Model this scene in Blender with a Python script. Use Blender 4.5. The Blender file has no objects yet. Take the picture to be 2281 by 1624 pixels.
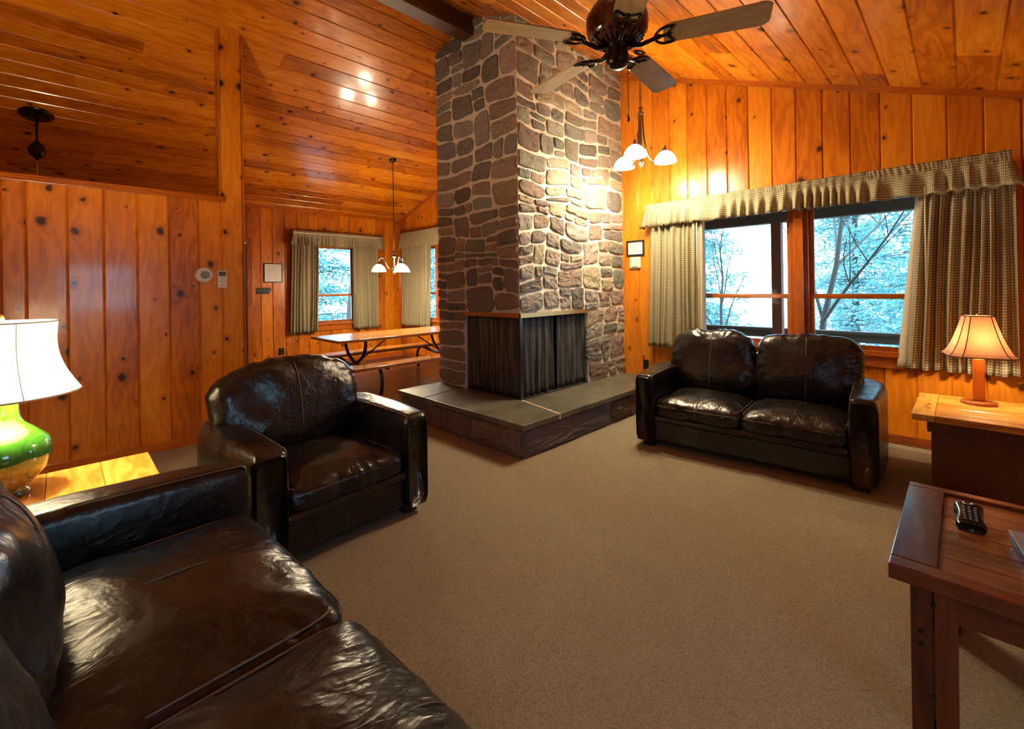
import bpy, math, random
from math import sin, cos, pi, radians as R
from mathutils import Vector, Matrix, noise
random.seed(7)
S = bpy.context.scene
COL = S.collection
# ------------------------------------------------------------------ camera
YAW, ROLL, PITCH = R(45.03), R(-.85), R(.13)
fw = Vector((-sin(YAW)*cos(PITCH), cos(YAW)*cos(PITCH), sin(PITCH)))
rt = Vector((cos(YAW), sin(YAW), 0)); up = rt.cross(fw)
r2 = rt*cos(ROLL)+up*sin(ROLL); u2 = -rt*sin(ROLL)+up*cos(ROLL)
cd = bpy.data.cameras.new('camera'); cam = bpy.data.objects.new('camera', cd); COL.objects.link(cam)
m = Matrix((r2, u2, -fw)).transposed().to_4x4(); m.translation = Vector((0, 0, 1.45)); cam.matrix_world = m
cd.sensor_width = 36; cd.lens = 1005.2*36/2281; cd.shift_y = -(812-637.3)/2281; cd.clip_start = .05
S.camera = cam
# ------------------------------------------------------------------ view, world
S.view_settings.view_transform = 'Standard'; S.view_settings.look = 'None'
S.view_settings.gamma = 1; S.view_settings.use_curve_mapping = False
S.view_settings.exposure = 1.6
W = bpy.data.worlds.new('sky'); S.world = W; W.use_nodes = True
bg = W.node_tree.nodes['Background']; bg.inputs[0].default_value = (.42, .74, 1, 1); bg.inputs[1].default_value = 2.9
SKYC = (.42, .74, 1)
WARM = (1, .80, .52)
L_CHAND, L_DINE, L_GREEN, L_SMALL = 15, 12, 46, 9     # watts of the bulbs
E_SHADE = 19
def point_light(name, loc, w, parent=None, r=.03, col=WARM):
    l = bpy.data.lights.new(name, 'POINT'); l.energy = w; l.color = col; l.shadow_soft_size = r
    o = bpy.data.objects.new(name, l); COL.objects.link(o); o.location = loc
    if parent: o.parent = parent
    return o
def portal(name, loc, rot, sx, sy):
    l = bpy.data.lights.new(name, 'AREA'); l.shape = 'RECTANGLE'; l.size = sx; l.size_y = sy; l.cycles.is_portal = True
    o = bpy.data.objects.new(name, l); COL.objects.link(o); o.location = loc; o.rotation_euler = rot
YW, XD, XL, XR, YF = 5.27, -8.68, -5.2, 1.7, -2.6     # window wall, dining wall, partition, right wall, wall behind camera
portal('portal_window_wall', (-1.2, 5.36, 1.55), (R(-90), 0, 0), 2.0, 1.4)
portal('portal_dining', (XD-.08, 3.8, 1.5), (0, R(-90), 0), 1.4, 1.3)
portal('portal_right', (XR+.08, .55, 1.55), (0, R(90), 0), 1.05, 1.25)
# ------------------------------------------------------------------ tags, helpers
def tag(o, label=None, cat=None, group=None, kind=None):
    if label: o['label'] = label
    if cat: o['category'] = cat
    if group: o['group'] = group
    if kind: o['kind'] = kind
    return o
def thing(name, label, cat, loc=(0, 0, 0), rz=0, group=None):
    o = bpy.data.objects.new(name, None); COL.objects.link(o); o.location = loc; o.rotation_euler = (0, 0, rz)
    o.empty_display_size = .1
    return tag(o, label, cat, group)
def lerp(a, b, t): return a+(b-a)*t
class MB:
    def __init__(s): s.v = []; s.f = []; s.uv = []; s.a = []
    def face(s, idx, uv=None, a=(0, 0, 0)): s.f.append(idx); s.uv.append(uv); s.a.append(a)
    def box(s, x0, x1, y0, y1, z0, z1, a=None):
        if a is None: a = (random.random(), 0, 0)
        b = len(s.v); s.v += [(x, y, z) for z in (z0, z1) for y in (y0, y1) for x in (x0, x1)]
        d = (x1-x0, y1-y0, z1-z0); L = max(range(3), key=lambda i: d[i]); o = random.random()*7
        for q in ((0, 2, 3, 1), (4, 5, 7, 6), (0, 1, 5, 4), (2, 6, 7, 3), (0, 4, 6, 2), (1, 3, 7, 5)):
            idx = [b+i for i in q]; P = [s.v[i] for i in idx]
            n = [i for i in range(3) if max(p[i] for p in P)-min(p[i] for p in P) < 1e-9]
            ax = [i for i in range(3) if i not in n]
            if len(ax) != 2: ax = [0, 1]
            if L in ax: vv = L; uu = [i for i in ax if i != L][0]
            else: uu, vv = ax
            s.face(idx, [(p[uu]+o, p[vv]+o) for p in P], a)
        return s
    def grid(s, rows, closed=False, uvf=None, a=(0, 0, 0), flip=False):
        b = len(s.v); n = len(rows[0])
        for r in rows: s.v += [tuple(p) for p in r]
        for i in range(len(rows)-1):
            for j in range(n if closed else n-1):
                k = (j+1) % n
                q = [(i, j), (i, k), (i+1, k), (i+1, j)]
                if flip: q.reverse()
                uv = None
                if uvf: uv = [uvf(ii, (jj if not (closed and jj == 0 and j == n-1) else n)) for ii, jj in q]
                s.face([b+ii*n+jj for ii, jj in q], uv, a)
        return b
    def cap(s, start, n, flip=False, a=(0, 0, 0)):
        idx = list(range(start, start+n))
        if not flip: idx.reverse()
        s.face(idx, None, a)
    def tube(s, pts, r, n=8, a=(0, 0, 0), caps=True):
        pts = [Vector(p) for p in pts]; rows = []; ref = None
        for i, p in enumerate(pts):
            t = (pts[min(i+1, len(pts)-1)]-pts[max(i-1, 0)])
            if t.length < 1e-9: t = Vector((0, 0, 1))
            t.normalize()
            if ref is None: ref = t.orthogonal().normalized()
            ref = (ref-t*ref.dot(t))
            ref = ref.normalized() if ref.length > 1e-6 else t.orthogonal().normalized()
            bi = t.cross(ref); rr = r[i] if isinstance(r, (list, tuple)) else r
            rows.append([p+(ref*cos(2*pi*k/n)+bi*sin(2*pi*k/n))*rr for k in range(n)])
        b = s.grid(rows, True, lambda i, j: (j*.02, i*.1), a)
        if caps: s.cap(b, n, a=a); s.cap(b+(len(rows)-1)*n, n, True, a)
        return s
    def lathe(s, prof, n=32, c=(0, 0, 0), a=(0, 0, 0), caps=True):
        rows = [[(c[0]+r*cos(2*pi*k/n), c[1]+r*sin(2*pi*k/n), c[2]+z) for k in range(n)] for r, z in prof]
        b = s.grid(rows, True, lambda i, j: (j/n, i/len(prof)), a)
        if caps:
            if prof[0][0] > 1e-4: s.cap(b, n, a=a)
            if prof[-1][0] > 1e-4: s.cap(b+(len(rows)-1)*n, n, True, a)
        return s
    def build(s, name, mat, parent=None, smooth=False, bevel=0, seg=2, solid=0, loc=None):
        me = bpy.data.meshes.new(name); me.from_pydata(s.v, [], s.f)
        uvl = me.uv_layers.new(name='UVMap'); k = 0
        d = []
        for f, uv in zip(s.f, s.uv):
            for i in range(len(f)): d += list(uv[i]) if uv else [0.0, 0.0]
        uvl.data.foreach_set('uv', d)
        at = me.attributes.new('tint', 'FLOAT_COLOR', 'FACE'); dd = []
        for a in s.a: dd += [a[0], a[1], a[2], 1.0]
        at.data.foreach_set('color', dd)
        if smooth: me.polygons.foreach_set('use_smooth', [True]*len(me.polygons))
        me.materials.append(mat); me.update()
        o = bpy.data.objects.new(name, me); COL.objects.link(o)
        if parent: o.parent = parent
        if loc: o.location = loc
        if bevel:
            bv = o.modifiers.new('bevel', 'BEVEL'); bv.width = bevel; bv.segments = seg; bv.limit_method = 'ANGLE'; bv.angle_limit = R(40)
        if solid:
            sm = o.modifiers.new('thick', 'SOLIDIFY'); sm.thickness = solid; sm.offset = 0
        return o
def bx(name, mat, parent, *b, bevel=0, **k): return MB().box(*b).build(name, mat, parent, bevel=bevel, **k)
def bez(p0, p1, p2, p3, n=12):
    o = []
    for i in range(n+1):
        t = i/n; a = (1-t)**3; b = 3*(1-t)**2*t; c = 3*(1-t)*t*t; d = t**3
        o.append(tuple(a*p0[k]+b*p1[k]+c*p2[k]+d*p3[k] for k in range(3)))
    return o
def copy_tree(o, parent=None):
    c = o.copy(); COL.objects.link(c); c.parent = parent
    for ch in list(o.children): copy_tree(ch, c)
    return c
# ------------------------------------------------------------------ materials
class NT:
    def __init__(s, name):
        s.m = bpy.data.materials.new(name); s.m.use_nodes = True; s.t = s.m.node_tree; s.b = s.t.nodes['Principled BSDF']
    def n(s, t, **k):
        x = s.t.nodes.new(t)
        for a, v in k.items():
            if a.startswith('i_'): x.inputs[int(a[2:]) if a[2:].isdigit() else a[2:].replace('_', ' ')].default_value = v
            else: setattr(x, a, v)
        return x
    def l(s, a, b): s.t.links.new(a, b)
    def math(s, op, a, b=None, c=None, clamp=False):
        x = s.n('ShaderNodeMath', operation=op, use_clamp=clamp)
        for i, v in enumerate((a, b, c)):
            if v is None: continue
            if isinstance(v, (int, float)): x.inputs[i].default_value = v
            else: s.l(v, x.inputs[i])
        return x.outputs[0]
    def ramp(s, f, stops):
        x = s.n('ShaderNodeValToRGB'); e = x.color_ramp.elements
        while len(e) < len(stops): e.new(.5)
        for q, (p, c) in zip(e, stops): q.position = p; q.color = (*c, 1)
        s.l(f, x.inputs[0]); return x.outputs[0]
    def mix(s, f, a, b, mode='MIX'):
        x = s.n('ShaderNodeMix', data_type='RGBA', blend_type=mode)
        for i, v in ((0, f), (6, a), (7, b)):
            if isinstance(v, (int, float)): x.inputs[i].default_value = v
            elif isinstance(v, tuple): x.inputs[i].default_value = (*v, 1)
            else: s.l(v, x.inputs[i])
        return x.outputs[2]
    def noise(s, vec, scale, detail=3, rough=.5, dist=0):
        x = s.n('ShaderNodeTexNoise'); x.inputs['Scale'].default_value = scale; x.inputs['Detail'].default_value = detail
        x.inputs['Roughness'].default_value = rough; x.inputs['Distortion'].default_value = dist
        if vec is not None: s.l(vec, x.inputs['Vector'])
        return x.outputs['Fac']
    def mapv(s, vec, scale=(1, 1, 1), loc=(0, 0, 0)):
        x = s.n('ShaderNodeMapping'); x.inputs['Scale'].default_value = scale; x.inputs['Location'].default_value = loc
        s.l(vec, x.inputs[0]); return x.outputs[0]
    def bump(s, h, strength=.3, dist=.01, prev=None):
        x = s.n('ShaderNodeBump'); x.inputs['Strength'].default_value = strength; x.inputs['Distance'].default_value = dist
        s.l(h, x.inputs['Height'])
        if prev is not None: s.l(prev, x.inputs['Normal'])
        return x.outputs[0]
def plain(name, col, rough=.5, metal=0, spec=.5, emit=None, es=0, coat=0):
    t = NT(name); b = t.b; b.inputs['Base Color'].default_value = (*col, 1); b.inputs['Roughness'].default_value = rough
    b.inputs['Metallic'].default_value = metal; b.inputs['Specular IOR Level'].default_value = spec; b.inputs['Coat Weight'].default_value = coat
    co = t.n('ShaderNodeTexCoord').outputs['Object']
    f = t.noise(co, 14, 3)
    c = t.mix(f, tuple(x*.82 for x in col), tuple(min(1, x*1.15) for x in col)); t.l(c, b.inputs['Base Color'])
    if emit: b.inputs['Emission Color'].default_value = (*emit, 1); b.inputs['Emission Strength'].default_value = es
    return t.m
def wood(name, dark, mid, light, rough=.22, coat=.5, knots=.62, kscale=3.6, grain=1.0, kcol=(.05, .012, .004), tintamt=.35, uvs=1.0):
    t = NT(name); b = t.b
    uv = t.mapv(t.n('ShaderNodeUVMap').outputs[0], (uvs, uvs, 1))
    at = t.n('ShaderNodeAttribute', attribute_name='tint'); sp = t.n('ShaderNodeSeparateColor'); t.l(at.outputs['Color'], sp.inputs[0]); rnd = sp.outputs[0]
    # knots
    wv = t.mapv(uv, (1, .8, 1))
    vo = t.n('ShaderNodeTexVoronoi', voronoi_dimensions='2D'); vo.inputs['Scale'].default_value = kscale; vo.inputs['Randomness'].default_value = .95
    nz = t.n('ShaderNodeTexNoise'); nz.inputs['Scale'].default_value = 18; t.l(uv, nz.inputs[0])
    mx = t.n('ShaderNodeVectorMath', operation='MULTIPLY_ADD'); t.l(nz.outputs['Color'], mx.inputs[0]); mx.inputs[1].default_value = (.022, .022, 0); t.l(wv, mx.inputs[2])
    t.l(mx.outputs[0], vo.inputs[0])
    cs = t.n('ShaderNodeSeparateColor'); t.l(vo.outputs['Color'], cs.inputs[0])
    gate = t.math('GREATER_THAN', cs.outputs[0], 1-knots)
    size = t.math('MULTIPLY_ADD', t.math('POWER', cs.outputs[1], 2.0), .085, .03)
    d = t.math('DIVIDE', vo.outputs['Distance'], size)
    core = t.math('MULTIPLY', t.math('SUBTRACT', 1.25, d, clamp=True), gate)
    core = t.math('MULTIPLY', core, 1.6, clamp=True)
    halo = t.math('MULTIPLY', t.math('SUBTRACT', 1, t.math('DIVIDE', d, 3.6), clamp=True), gate)
    # grain
    sx = t.n('ShaderNodeSeparateXYZ'); t.l(uv, sx.inputs[0])
    low = t.noise(t.mapv(uv, (5, .9, 1)), 1.6, 2)
    ph = t.math('MULTIPLY_ADD', low, 11.0, t.math('MULTIPLY', sx.outputs[0], 16.0))
    ph = t.math('MULTIPLY_ADD', halo, 2.2, ph)
    g = t.math('MULTIPLY_ADD', t.math('SINE', t.math('MULTIPLY', ph, 3.0)), .5, .5)
    fine = t.noise(t.mapv(uv, (160, 3, 1)), 1, 3, .6)
    gg = t.math('ADD', t.math('MULTIPLY', g, .15*grain), t.math('MULTIPLY', fine, .40))
    broad = t.noise(t.mapv(uv, (3, .7, 1)), 1.3, 2)
    gg = t.math('ADD', gg, t.math('MULTIPLY', broad, .50))
    gg = t.math('MULTIPLY_ADD', t.math('SUBTRACT', rnd, .5), tintamt, gg)
    c = t.ramp(gg, [(.22, dark), (.52, mid), (.86, light)])
    c = t.mix(t.math('MULTIPLY', t.math('POWER', halo, 1.3), .75), c, dark)
    c = t.mix(core, c, kcol)
    t.l(c, b.inputs['Base Color'])
    rr = t.math('MULTIPLY_ADD', fine, .08, rough-.04); t.l(rr, b.inputs['Roughness'])
    b.inputs['Coat Weight'].default_value = coat; b.inputs['Coat Roughness'].default_value = .09
    wob = t.noise(t.mapv(uv, (7, 1.2, 1)), 1, 2)
    t.l(t.bump(t.math('ADD', gg, t.math('MULTIPLY', wob, 3.0)), .10, .006), b.inputs['Normal'])
    return t.m
M = {}
M['pine_wall'] = wood('varnished knotty pine wall', (.30, .065, .003), (.58, .165, .005), (.77, .29, .016), rough=.30, coat=.35)
M['pine_ceiling'] = wood('varnished knotty pine ceiling', (.26, .055, .003), (.56, .160, .005), (.78, .30, .016), rough=.24, coat=.45, knots=.6, kscale=3.9)
M['trim'] = wood('stained pine trim', (.24, .05, .004), (.42, .10, .007), (.55, .15, .014), knots=.2)
M['dark_beam'] = wood('dark stained beam', (.035, .010, .004), (.07, .02, .006), (.12, .035, .01), rough=.4, coat=.1, knots=.1)
M['golden'] = wood('golden pine tabletop', (.34, .12, .012), (.62, .27, .035), (.78, .42, .08), rough=.24, knots=.25, grain=1.5, kcol=(.16, .05, .01))
M['redbrown'] = wood('red brown stained wood', (.055, .012, .004), (.125, .028, .009), (.21, .055, .018), rough=.26, coat=.4, knots=.15, kcol=(.02, .006, .003))
M['cabinet'] = wood('dark stained panel', (.05, .010, .003), (.09, .018, .006), (.13, .03, .009), rough=.35, coat=.2, knots=.1, kcol=(.03, .008, .004))
M['bench'] = wood('varnished picnic plank', (.26, .075, .010), (.46, .15, .022), (.60, .24, .05), rough=.25, knots=.1)
M['table_plank'] = wood('worn brown plank', (.10, .035, .010), (.22, .085, .028), (.36, .16, .06), rough=.28, coat=.4, knots=.1)
M['blade'] = wood('pale oak fan blade', (.36, .23, .095), (.52, .35, .16), (.64, .46, .24), rough=.35, coat=.15, knots=0, kcol=(.3, .2, .1), uvs=1.6)
M['lampwood'] = wood('orange stained lamp wood', (.32, .08, .008), (.48, .14, .015), (.58, .20, .03), rough=.3, knots=0)
M['dinfloor'] = wood('dark red plank floor', (.045, .011, .005), (.085, .021, .009), (.12, .035, .014), rough=.34, coat=.12, knots=0)
M['bronze'] = plain('dark bronze metal', (.035, .022, .016), .3, .85)
M['black_metal'] = plain('black painted steel', (.012, .012, .014), .3, 0, .6, coat=.4)
M['nickel'] = plain('antique nickel', (.22, .19, .16), .28, 1)
M['brass'] = plain('brushed brass strip', (.55, .33, .13), .38, .9)
M['black_plastic'] = plain('black plastic', (.012, .013, .016), .25, 0, .6)
M['white_plastic'] = plain('white plastic', (.72, .68, .58), .4)
M['grey_plastic'] = plain('grey plastic', (.25, .26, .28), .35)
M['screen_grey'] = plain('dark display', (.10, .11, .10), .2)
M['paper'] = plain('white paper', (.75, .73, .68), .6)
M['ink'] = plain('grey print', (.42, .42, .44), .7)
M['foot'] = plain('black foot', (.01, .008, .007), .45)
M['firebox'] = plain('sooty firebox', (.018, .017, .016), .9)
M['deck'] = plain('weathered deck board', (.085, .075, .065), .75)
M['post_out'] = plain('stained porch post', (.16, .055, .03), .7)
M['bark'] = plain('grey bark', (.10, .085, .075), .9)
M['white_rod'] = plain('white curtain wand', (.8, .75, .62), .4)
def m_leather():
    t = NT('dark brown leather'); b = t.b; co = t.n('ShaderNodeTexCoord').outputs['Object']
    f = t.noise(co, 3.2, 4, .6)
    c = t.ramp(f, [(.35, (.004, .0035, .004)), (.7, (.0115, .0075, .0065))])
    sc = t.noise(t.mapv(co, (1, 1, 1), (3, 1, 2)), 5, 8, .75, 1.5)
    scr = t.math('MULTIPLY', t.math('SUBTRACT', 1, t.math('MULTIPLY', t.math('ABSOLUTE', t.math('SUBTRACT', sc, .5)), 60), clamp=True), .10)
    c = t.mix(scr, c, (.25, .20, .15)); t.l(c, b.inputs['Base Color'])
    t.l(t.math('MULTIPLY_ADD', f, .20, .20), b.inputs['Roughness'])
    b.inputs['Specular IOR Level'].default_value = .52
    v = t.n('ShaderNodeTexVoronoi', feature='DISTANCE_TO_EDGE'); v.inputs['Scale'].default_value = 240; t.l(co, v.inputs[0])
    w1 = t.noise(t.mapv(co, (1, 1, 1)), 5.5, 4, .5, .9)
    w2 = t.noise(co, 26, 3, .6, .8)
    def ridge(vec, sc, dist): return t.math('POWER', t.math('SUBTRACT', 1, t.math('MULTIPLY', t.math('ABSOLUTE', t.math('SUBTRACT', t.noise(vec, sc, 3, .5, dist), .5)), 7), clamp=True), 2)
    rg = t.math('ADD', ridge(t.mapv(co, (1, .45, 1.3)), 6.5, .5), t.math('MULTIPLY', ridge(t.mapv(co, (1.4, .6, 1), (5, 2, 1)), 12, .6), .5))
    msk = t.math('MULTIPLY', t.math('SUBTRACT', t.noise(co, 2.6, 2), .38, clamp=True), 4, clamp=True)
    b0 = t.bump(w1, .30, .030); b0 = t.bump(t.math('MULTIPLY', rg, msk), .35, .006, b0); b1 = t.bump(w2, .12, .006, b0); b2 = t.bump(v.outputs['Distance'], .08, .0012, b1)
    t.l(b2, b.inputs['Normal']); return t.m
M['leather'] = m_leather()
M['seam'] = plain('leather seam thread', (.13, .10, .075), .4)
def m_carpet():
    t = NT('tan loop carpet'); b = t.b; co = t.n('ShaderNodeTexCoord').outputs['Object']
    big = t.noise(co, 1.3, 4); fine = t.noise(co, 210, 2, .7)
    v = t.n('ShaderNodeTexVoronoi'); v.inputs['Scale'].default_value = 135; t.l(co, v.inputs[0])
    c = t.ramp(t.math('ADD', t.math('MULTIPLY', fine, .6), t.math('MULTIPLY', v.outputs['Distance'], .5)), [(.2, (.43, .37, .25)), (.8, (.21, .178, .118))])
    c = t.mix(t.math('MULTIPLY', big, .45), c, (.17, .135, .085)); t.l(c, b.inputs['Base Color'])
    b.inputs['Roughness'].default_value = 1; b.inputs['Specular IOR Level'].default_value = .1
    b1 = t.bump(v.outputs['Distance'], .45, .004); t.l(t.bump(fine, .3, .002, b1), b.inputs['Normal']); return t.m
M['carpet'] = m_carpet()
def m_stone():
    t = NT('rough field stone'); b = t.b; co = t.n('ShaderNodeTexCoord').outputs['Object']
    at = t.n('ShaderNodeAttribute', attribute_name='tint')
    f = t.noise(co, 9, 6, .65); g = t.noise(co, 34, 5, .7); h = t.noise(co, 5, 3, .5)
    c = t.mix(t.math('MULTIPLY', f, .8), at.outputs['Color'], tuple((.08, .07, .06)), 'MIX')
    c2 = t.mix(.65, at.outputs['Color'], t.ramp(g, [(.3, (.35, .33, .32)), (.7, (1.0, .95, .88))]), 'MULTIPLY')
    c = t.mix(t.math('MULTIPLY', f, .9, clamp=True), c2, c)
    c = t.mix(t.math('MULTIPLY', t.math('SUBTRACT', h, .55, clamp=True), 1.6, clamp=True), c, (.30, .17, .10))
    t.l(c, b.inputs['Base Color']); b.inputs['Roughness'].default_value = .85; b.inputs['Specular IOR Level'].default_value = .3
    b1 = t.bump(f, .8, .035); t.l(t.bump(g, .7, .012, b1), b.inputs['Normal']); return t.m
M['stone'] = m_stone()
def m_mortar():
    t = NT('sandy mortar'); b = t.b; co = t.n('ShaderNodeTexCoord').outputs['Object']; f = t.noise(co, 40, 5, .7)
    t.l(t.ramp(f, [(.3, (.56, .52, .43)), (.7, (.76, .71, .60))]), b.inputs['Base Color']); b.inputs['Roughness'].default_value = .95
    t.l(t.bump(f, .6, .006), b.inputs['Normal']); return t.m
M['mortar'] = m_mortar()
M['hearth_mortar'] = plain('dark brown mortar', (.17, .115, .09), .9)
def m_slate():
    t = NT('grey slate slab'); b = t.b; co = t.n('ShaderNodeTexCoord').outputs['Object']; f = t.noise(co, 4, 6, .65); g = t.noise(co, 30, 4, .6)
    c = t.ramp(f, [(.3, (.07, .073, .055)), (.52, (.13, .13, .098)), (.72, (.20, .19, .14))]); t.l(c, b.inputs['Base Color'])
    t.l(t.math('MULTIPLY_ADD', g, .2, .24), b.inputs['Roughness'])
    b1 = t.bump(f, .35, .012); t.l(t.bump(g, .25, .004, b1), b.inputs['Normal']); return t.m
M['slate'] = m_slate()
def m_gingham(name, dark, light, per):
    t = NT(name); b = t.b; uv = t.n('ShaderNodeUVMap').outputs[0]; sx = t.n('ShaderNodeSeparateXYZ'); t.l(uv, sx.inputs[0])
    def st(o): return t.math('GREATER_THAN', t.math('FRACT', t.math('DIVIDE', o, per)), .5)
    s = t.math('ADD', t.math('MULTIPLY', st(sx.outputs[0]), .5), t.math('MULTIPLY', st(sx.outputs[1]), .5))
    c = t.ramp(s, [(0, light), (.5, tuple(lerp(a, q, .42) for a, q in zip(light, dark))), (1, dark)])
    t.l(c, b.inputs['Base Color']); b.inputs['Roughness'].default_value = .9; b.inputs['Specular IOR Level'].default_value = .15
    w = t.noise(t.mapv(uv, (400, 400, 1)), 1, 2); t.l(t.bump(w, .15, .001), b.inputs['Normal'])
    tr = t.n('ShaderNodeBsdfTranslucent'); t.l(c, tr.inputs[0]); mx = t.n('ShaderNodeMixShader'); mx.inputs[0].default_value = .22
    t.l(b.outputs[0], mx.inputs[1]); t.l(tr.outputs[0], mx.inputs[2]); t.l(mx.outputs[0], t.t.nodes['Material Output'].inputs[0]); return t.m
M['gingham'] = m_gingham('olive and cream gingham', (.17, .14, .055), (.60, .53, .36), .022)
M['lining'] = plain('cream curtain lining', (.55, .47, .33), .9)
def m_glass():
    t = NT('window glass'); nt = t.t; g = t.n('ShaderNodeBsdfGlossy'); g.inputs['Roughness'].default_value = .01
    tr = t.n('ShaderNodeBsdfTransparent'); tr.inputs[0].default_value = (.97, .98, .98, 1); mx = t.n('ShaderNodeMixShader')
    lw = t.n('ShaderNodeLayerWeight'); lw.inputs[0].default_value = .2
    t.l(t.math('MULTIPLY', lw.outputs['Fresnel'], .5), mx.inputs[0]); t.l(tr.outputs[0], mx.inputs[1]); t.l(g.outputs[0], mx.inputs[2])
    t.l(mx.outputs[0], nt.nodes['Material Output'].inputs[0]); return t.m
M['glass'] = m_glass()
def m_shade(name, col, em, es, tr=.35):
    t = NT(name); b = t.b; b.inputs['Base Color'].default_value = (*col, 1); b.inputs['Roughness'].default_value = .6
    b.inputs['Emission Color'].default_value = (*em, 1); b.inputs['Emission Strength'].default_value = es
    x = t.n('ShaderNodeBsdfTranslucent'); x.inputs[0].default_value = (*col, 1); mx = t.n('ShaderNodeMixShader'); mx.inputs[0].default_value = tr
    t.l(b.outputs[0], mx.inputs[1]); t.l(x.outputs[0], mx.inputs[2]); t.l(mx.outputs[0], t.t.nodes['Material Output'].inputs[0]); return t.m
M['glass_shade'] = m_shade('glowing frosted glass', (.9, .87, .8), (1, .84, .58), E_SHADE)
M['bulb'] = m_shade('lit bulb', (1, 1, 1), (1, .85, .6), 40, 0)
M['shade_white'] = m_shade('white fabric lampshade', (.85, .82, .74), (1, .86, .62), 1.6, .5)
M['shade_tan'] = m_shade('tan fabric lampshade', (.52, .32, .19), (1, .55, .3), .03, .45)
M['shade_trim'] = plain('brown shade trim', (.12, .035, .02), .7)
def m_green():
    t = NT('green crackle glaze'); b = t.b; co = t.n('ShaderNodeTexCoord').outputs['Object']; sx = t.n('ShaderNodeSeparateXYZ'); t.l(co, sx.inputs[0])
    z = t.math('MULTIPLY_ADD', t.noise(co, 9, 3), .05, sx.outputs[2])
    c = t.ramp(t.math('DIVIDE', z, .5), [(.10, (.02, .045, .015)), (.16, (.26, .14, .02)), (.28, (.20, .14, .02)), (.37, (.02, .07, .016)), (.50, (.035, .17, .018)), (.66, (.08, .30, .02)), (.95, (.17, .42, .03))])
    v = t.n('ShaderNodeTexVoronoi', feature='DISTANCE_TO_EDGE'); v.inputs['Scale'].default_value = 13; t.l(t.mapv(co, (1, 1, .55)), v.inputs[0])
    ln = t.math('LESS_THAN', v.outputs['Distance'], .018)
    c = t.mix(t.math('MULTIPLY', ln, .6), c, (.02, .07, .015)); t.l(c, b.inputs['Base Color'])
    b.inputs['Roughness'].default_value = .1; b.inputs['Coat Weight'].default_value = .8; b.inputs['Coat Roughness'].default_value = .04; return t.m
M['green'] = m_green()
def m_mesh():
    t = NT('chain mesh curtain'); b = t.b; uv = t.n('ShaderNodeUVMap').outputs[0]
    f = t.noise(t.mapv(uv, (30, 1.5, 1)), 1, 4, .6); g = t.noise(t.mapv(uv, (90, 2.5, 1)), 1, 2)
    c = t.ramp(t.math('ADD', t.math('MULTIPLY', f, .7), t.math('MULTIPLY', g, .3)), [(.40, (.010, .010, .011)), (.66, (.15, .15, .125))]); t.l(c, b.inputs['Base Color'])
    b.inputs['Roughness'].default_value = .6; b.inputs['Metallic'].default_value = .3; t.l(t.bump(g, .3, .004), b.inputs['Normal']); return t.m
M['mesh'] = m_mesh()
def m_leaf(name, c1, c2):
    t = NT(name); b = t.b; co = t.n('ShaderNodeTexCoord').outputs['Object']; f = t.noise(co, 5, 3)
    c = t.mix(f, c1, c2); t.l(c, b.inputs['Base Color']); b.inputs['Roughness'].default_value = .7
    x = t.n('ShaderNodeBsdfTranslucent'); t.l(c, x.inputs[0]); mx = t.n('ShaderNodeMixShader'); mx.inputs[0].default_value = .3
    t.l(b.outputs[0], mx.inputs[1]); t.l(x.outputs[0], mx.inputs[2]); t.l(mx.outputs[0], t.t.nodes['Material Output'].inputs[0]); return t.m
M['needles'] = m_leaf('hemlock needles', (.10, .31, .34), (.32, .56, .54))
def m_ground():
    t = NT('leaf littered ground'); b = t.b; co = t.n('ShaderNodeTexCoord').outputs['Object']; f = t.noise(co, 2, 6, .7); g = t.noise(co, 20, 3)
    t.l(t.ramp(t.math('ADD', t.math('MULTIPLY', f, .6), t.math('MULTIPLY', g, .4)), [(.35, (.20, .16, .13)), (.6, (.55, .46, .42))]), b.inputs['Base Color'])
    b.inputs['Roughness'].default_value = 1; return t.m
M['ground'] = m_ground()
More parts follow.
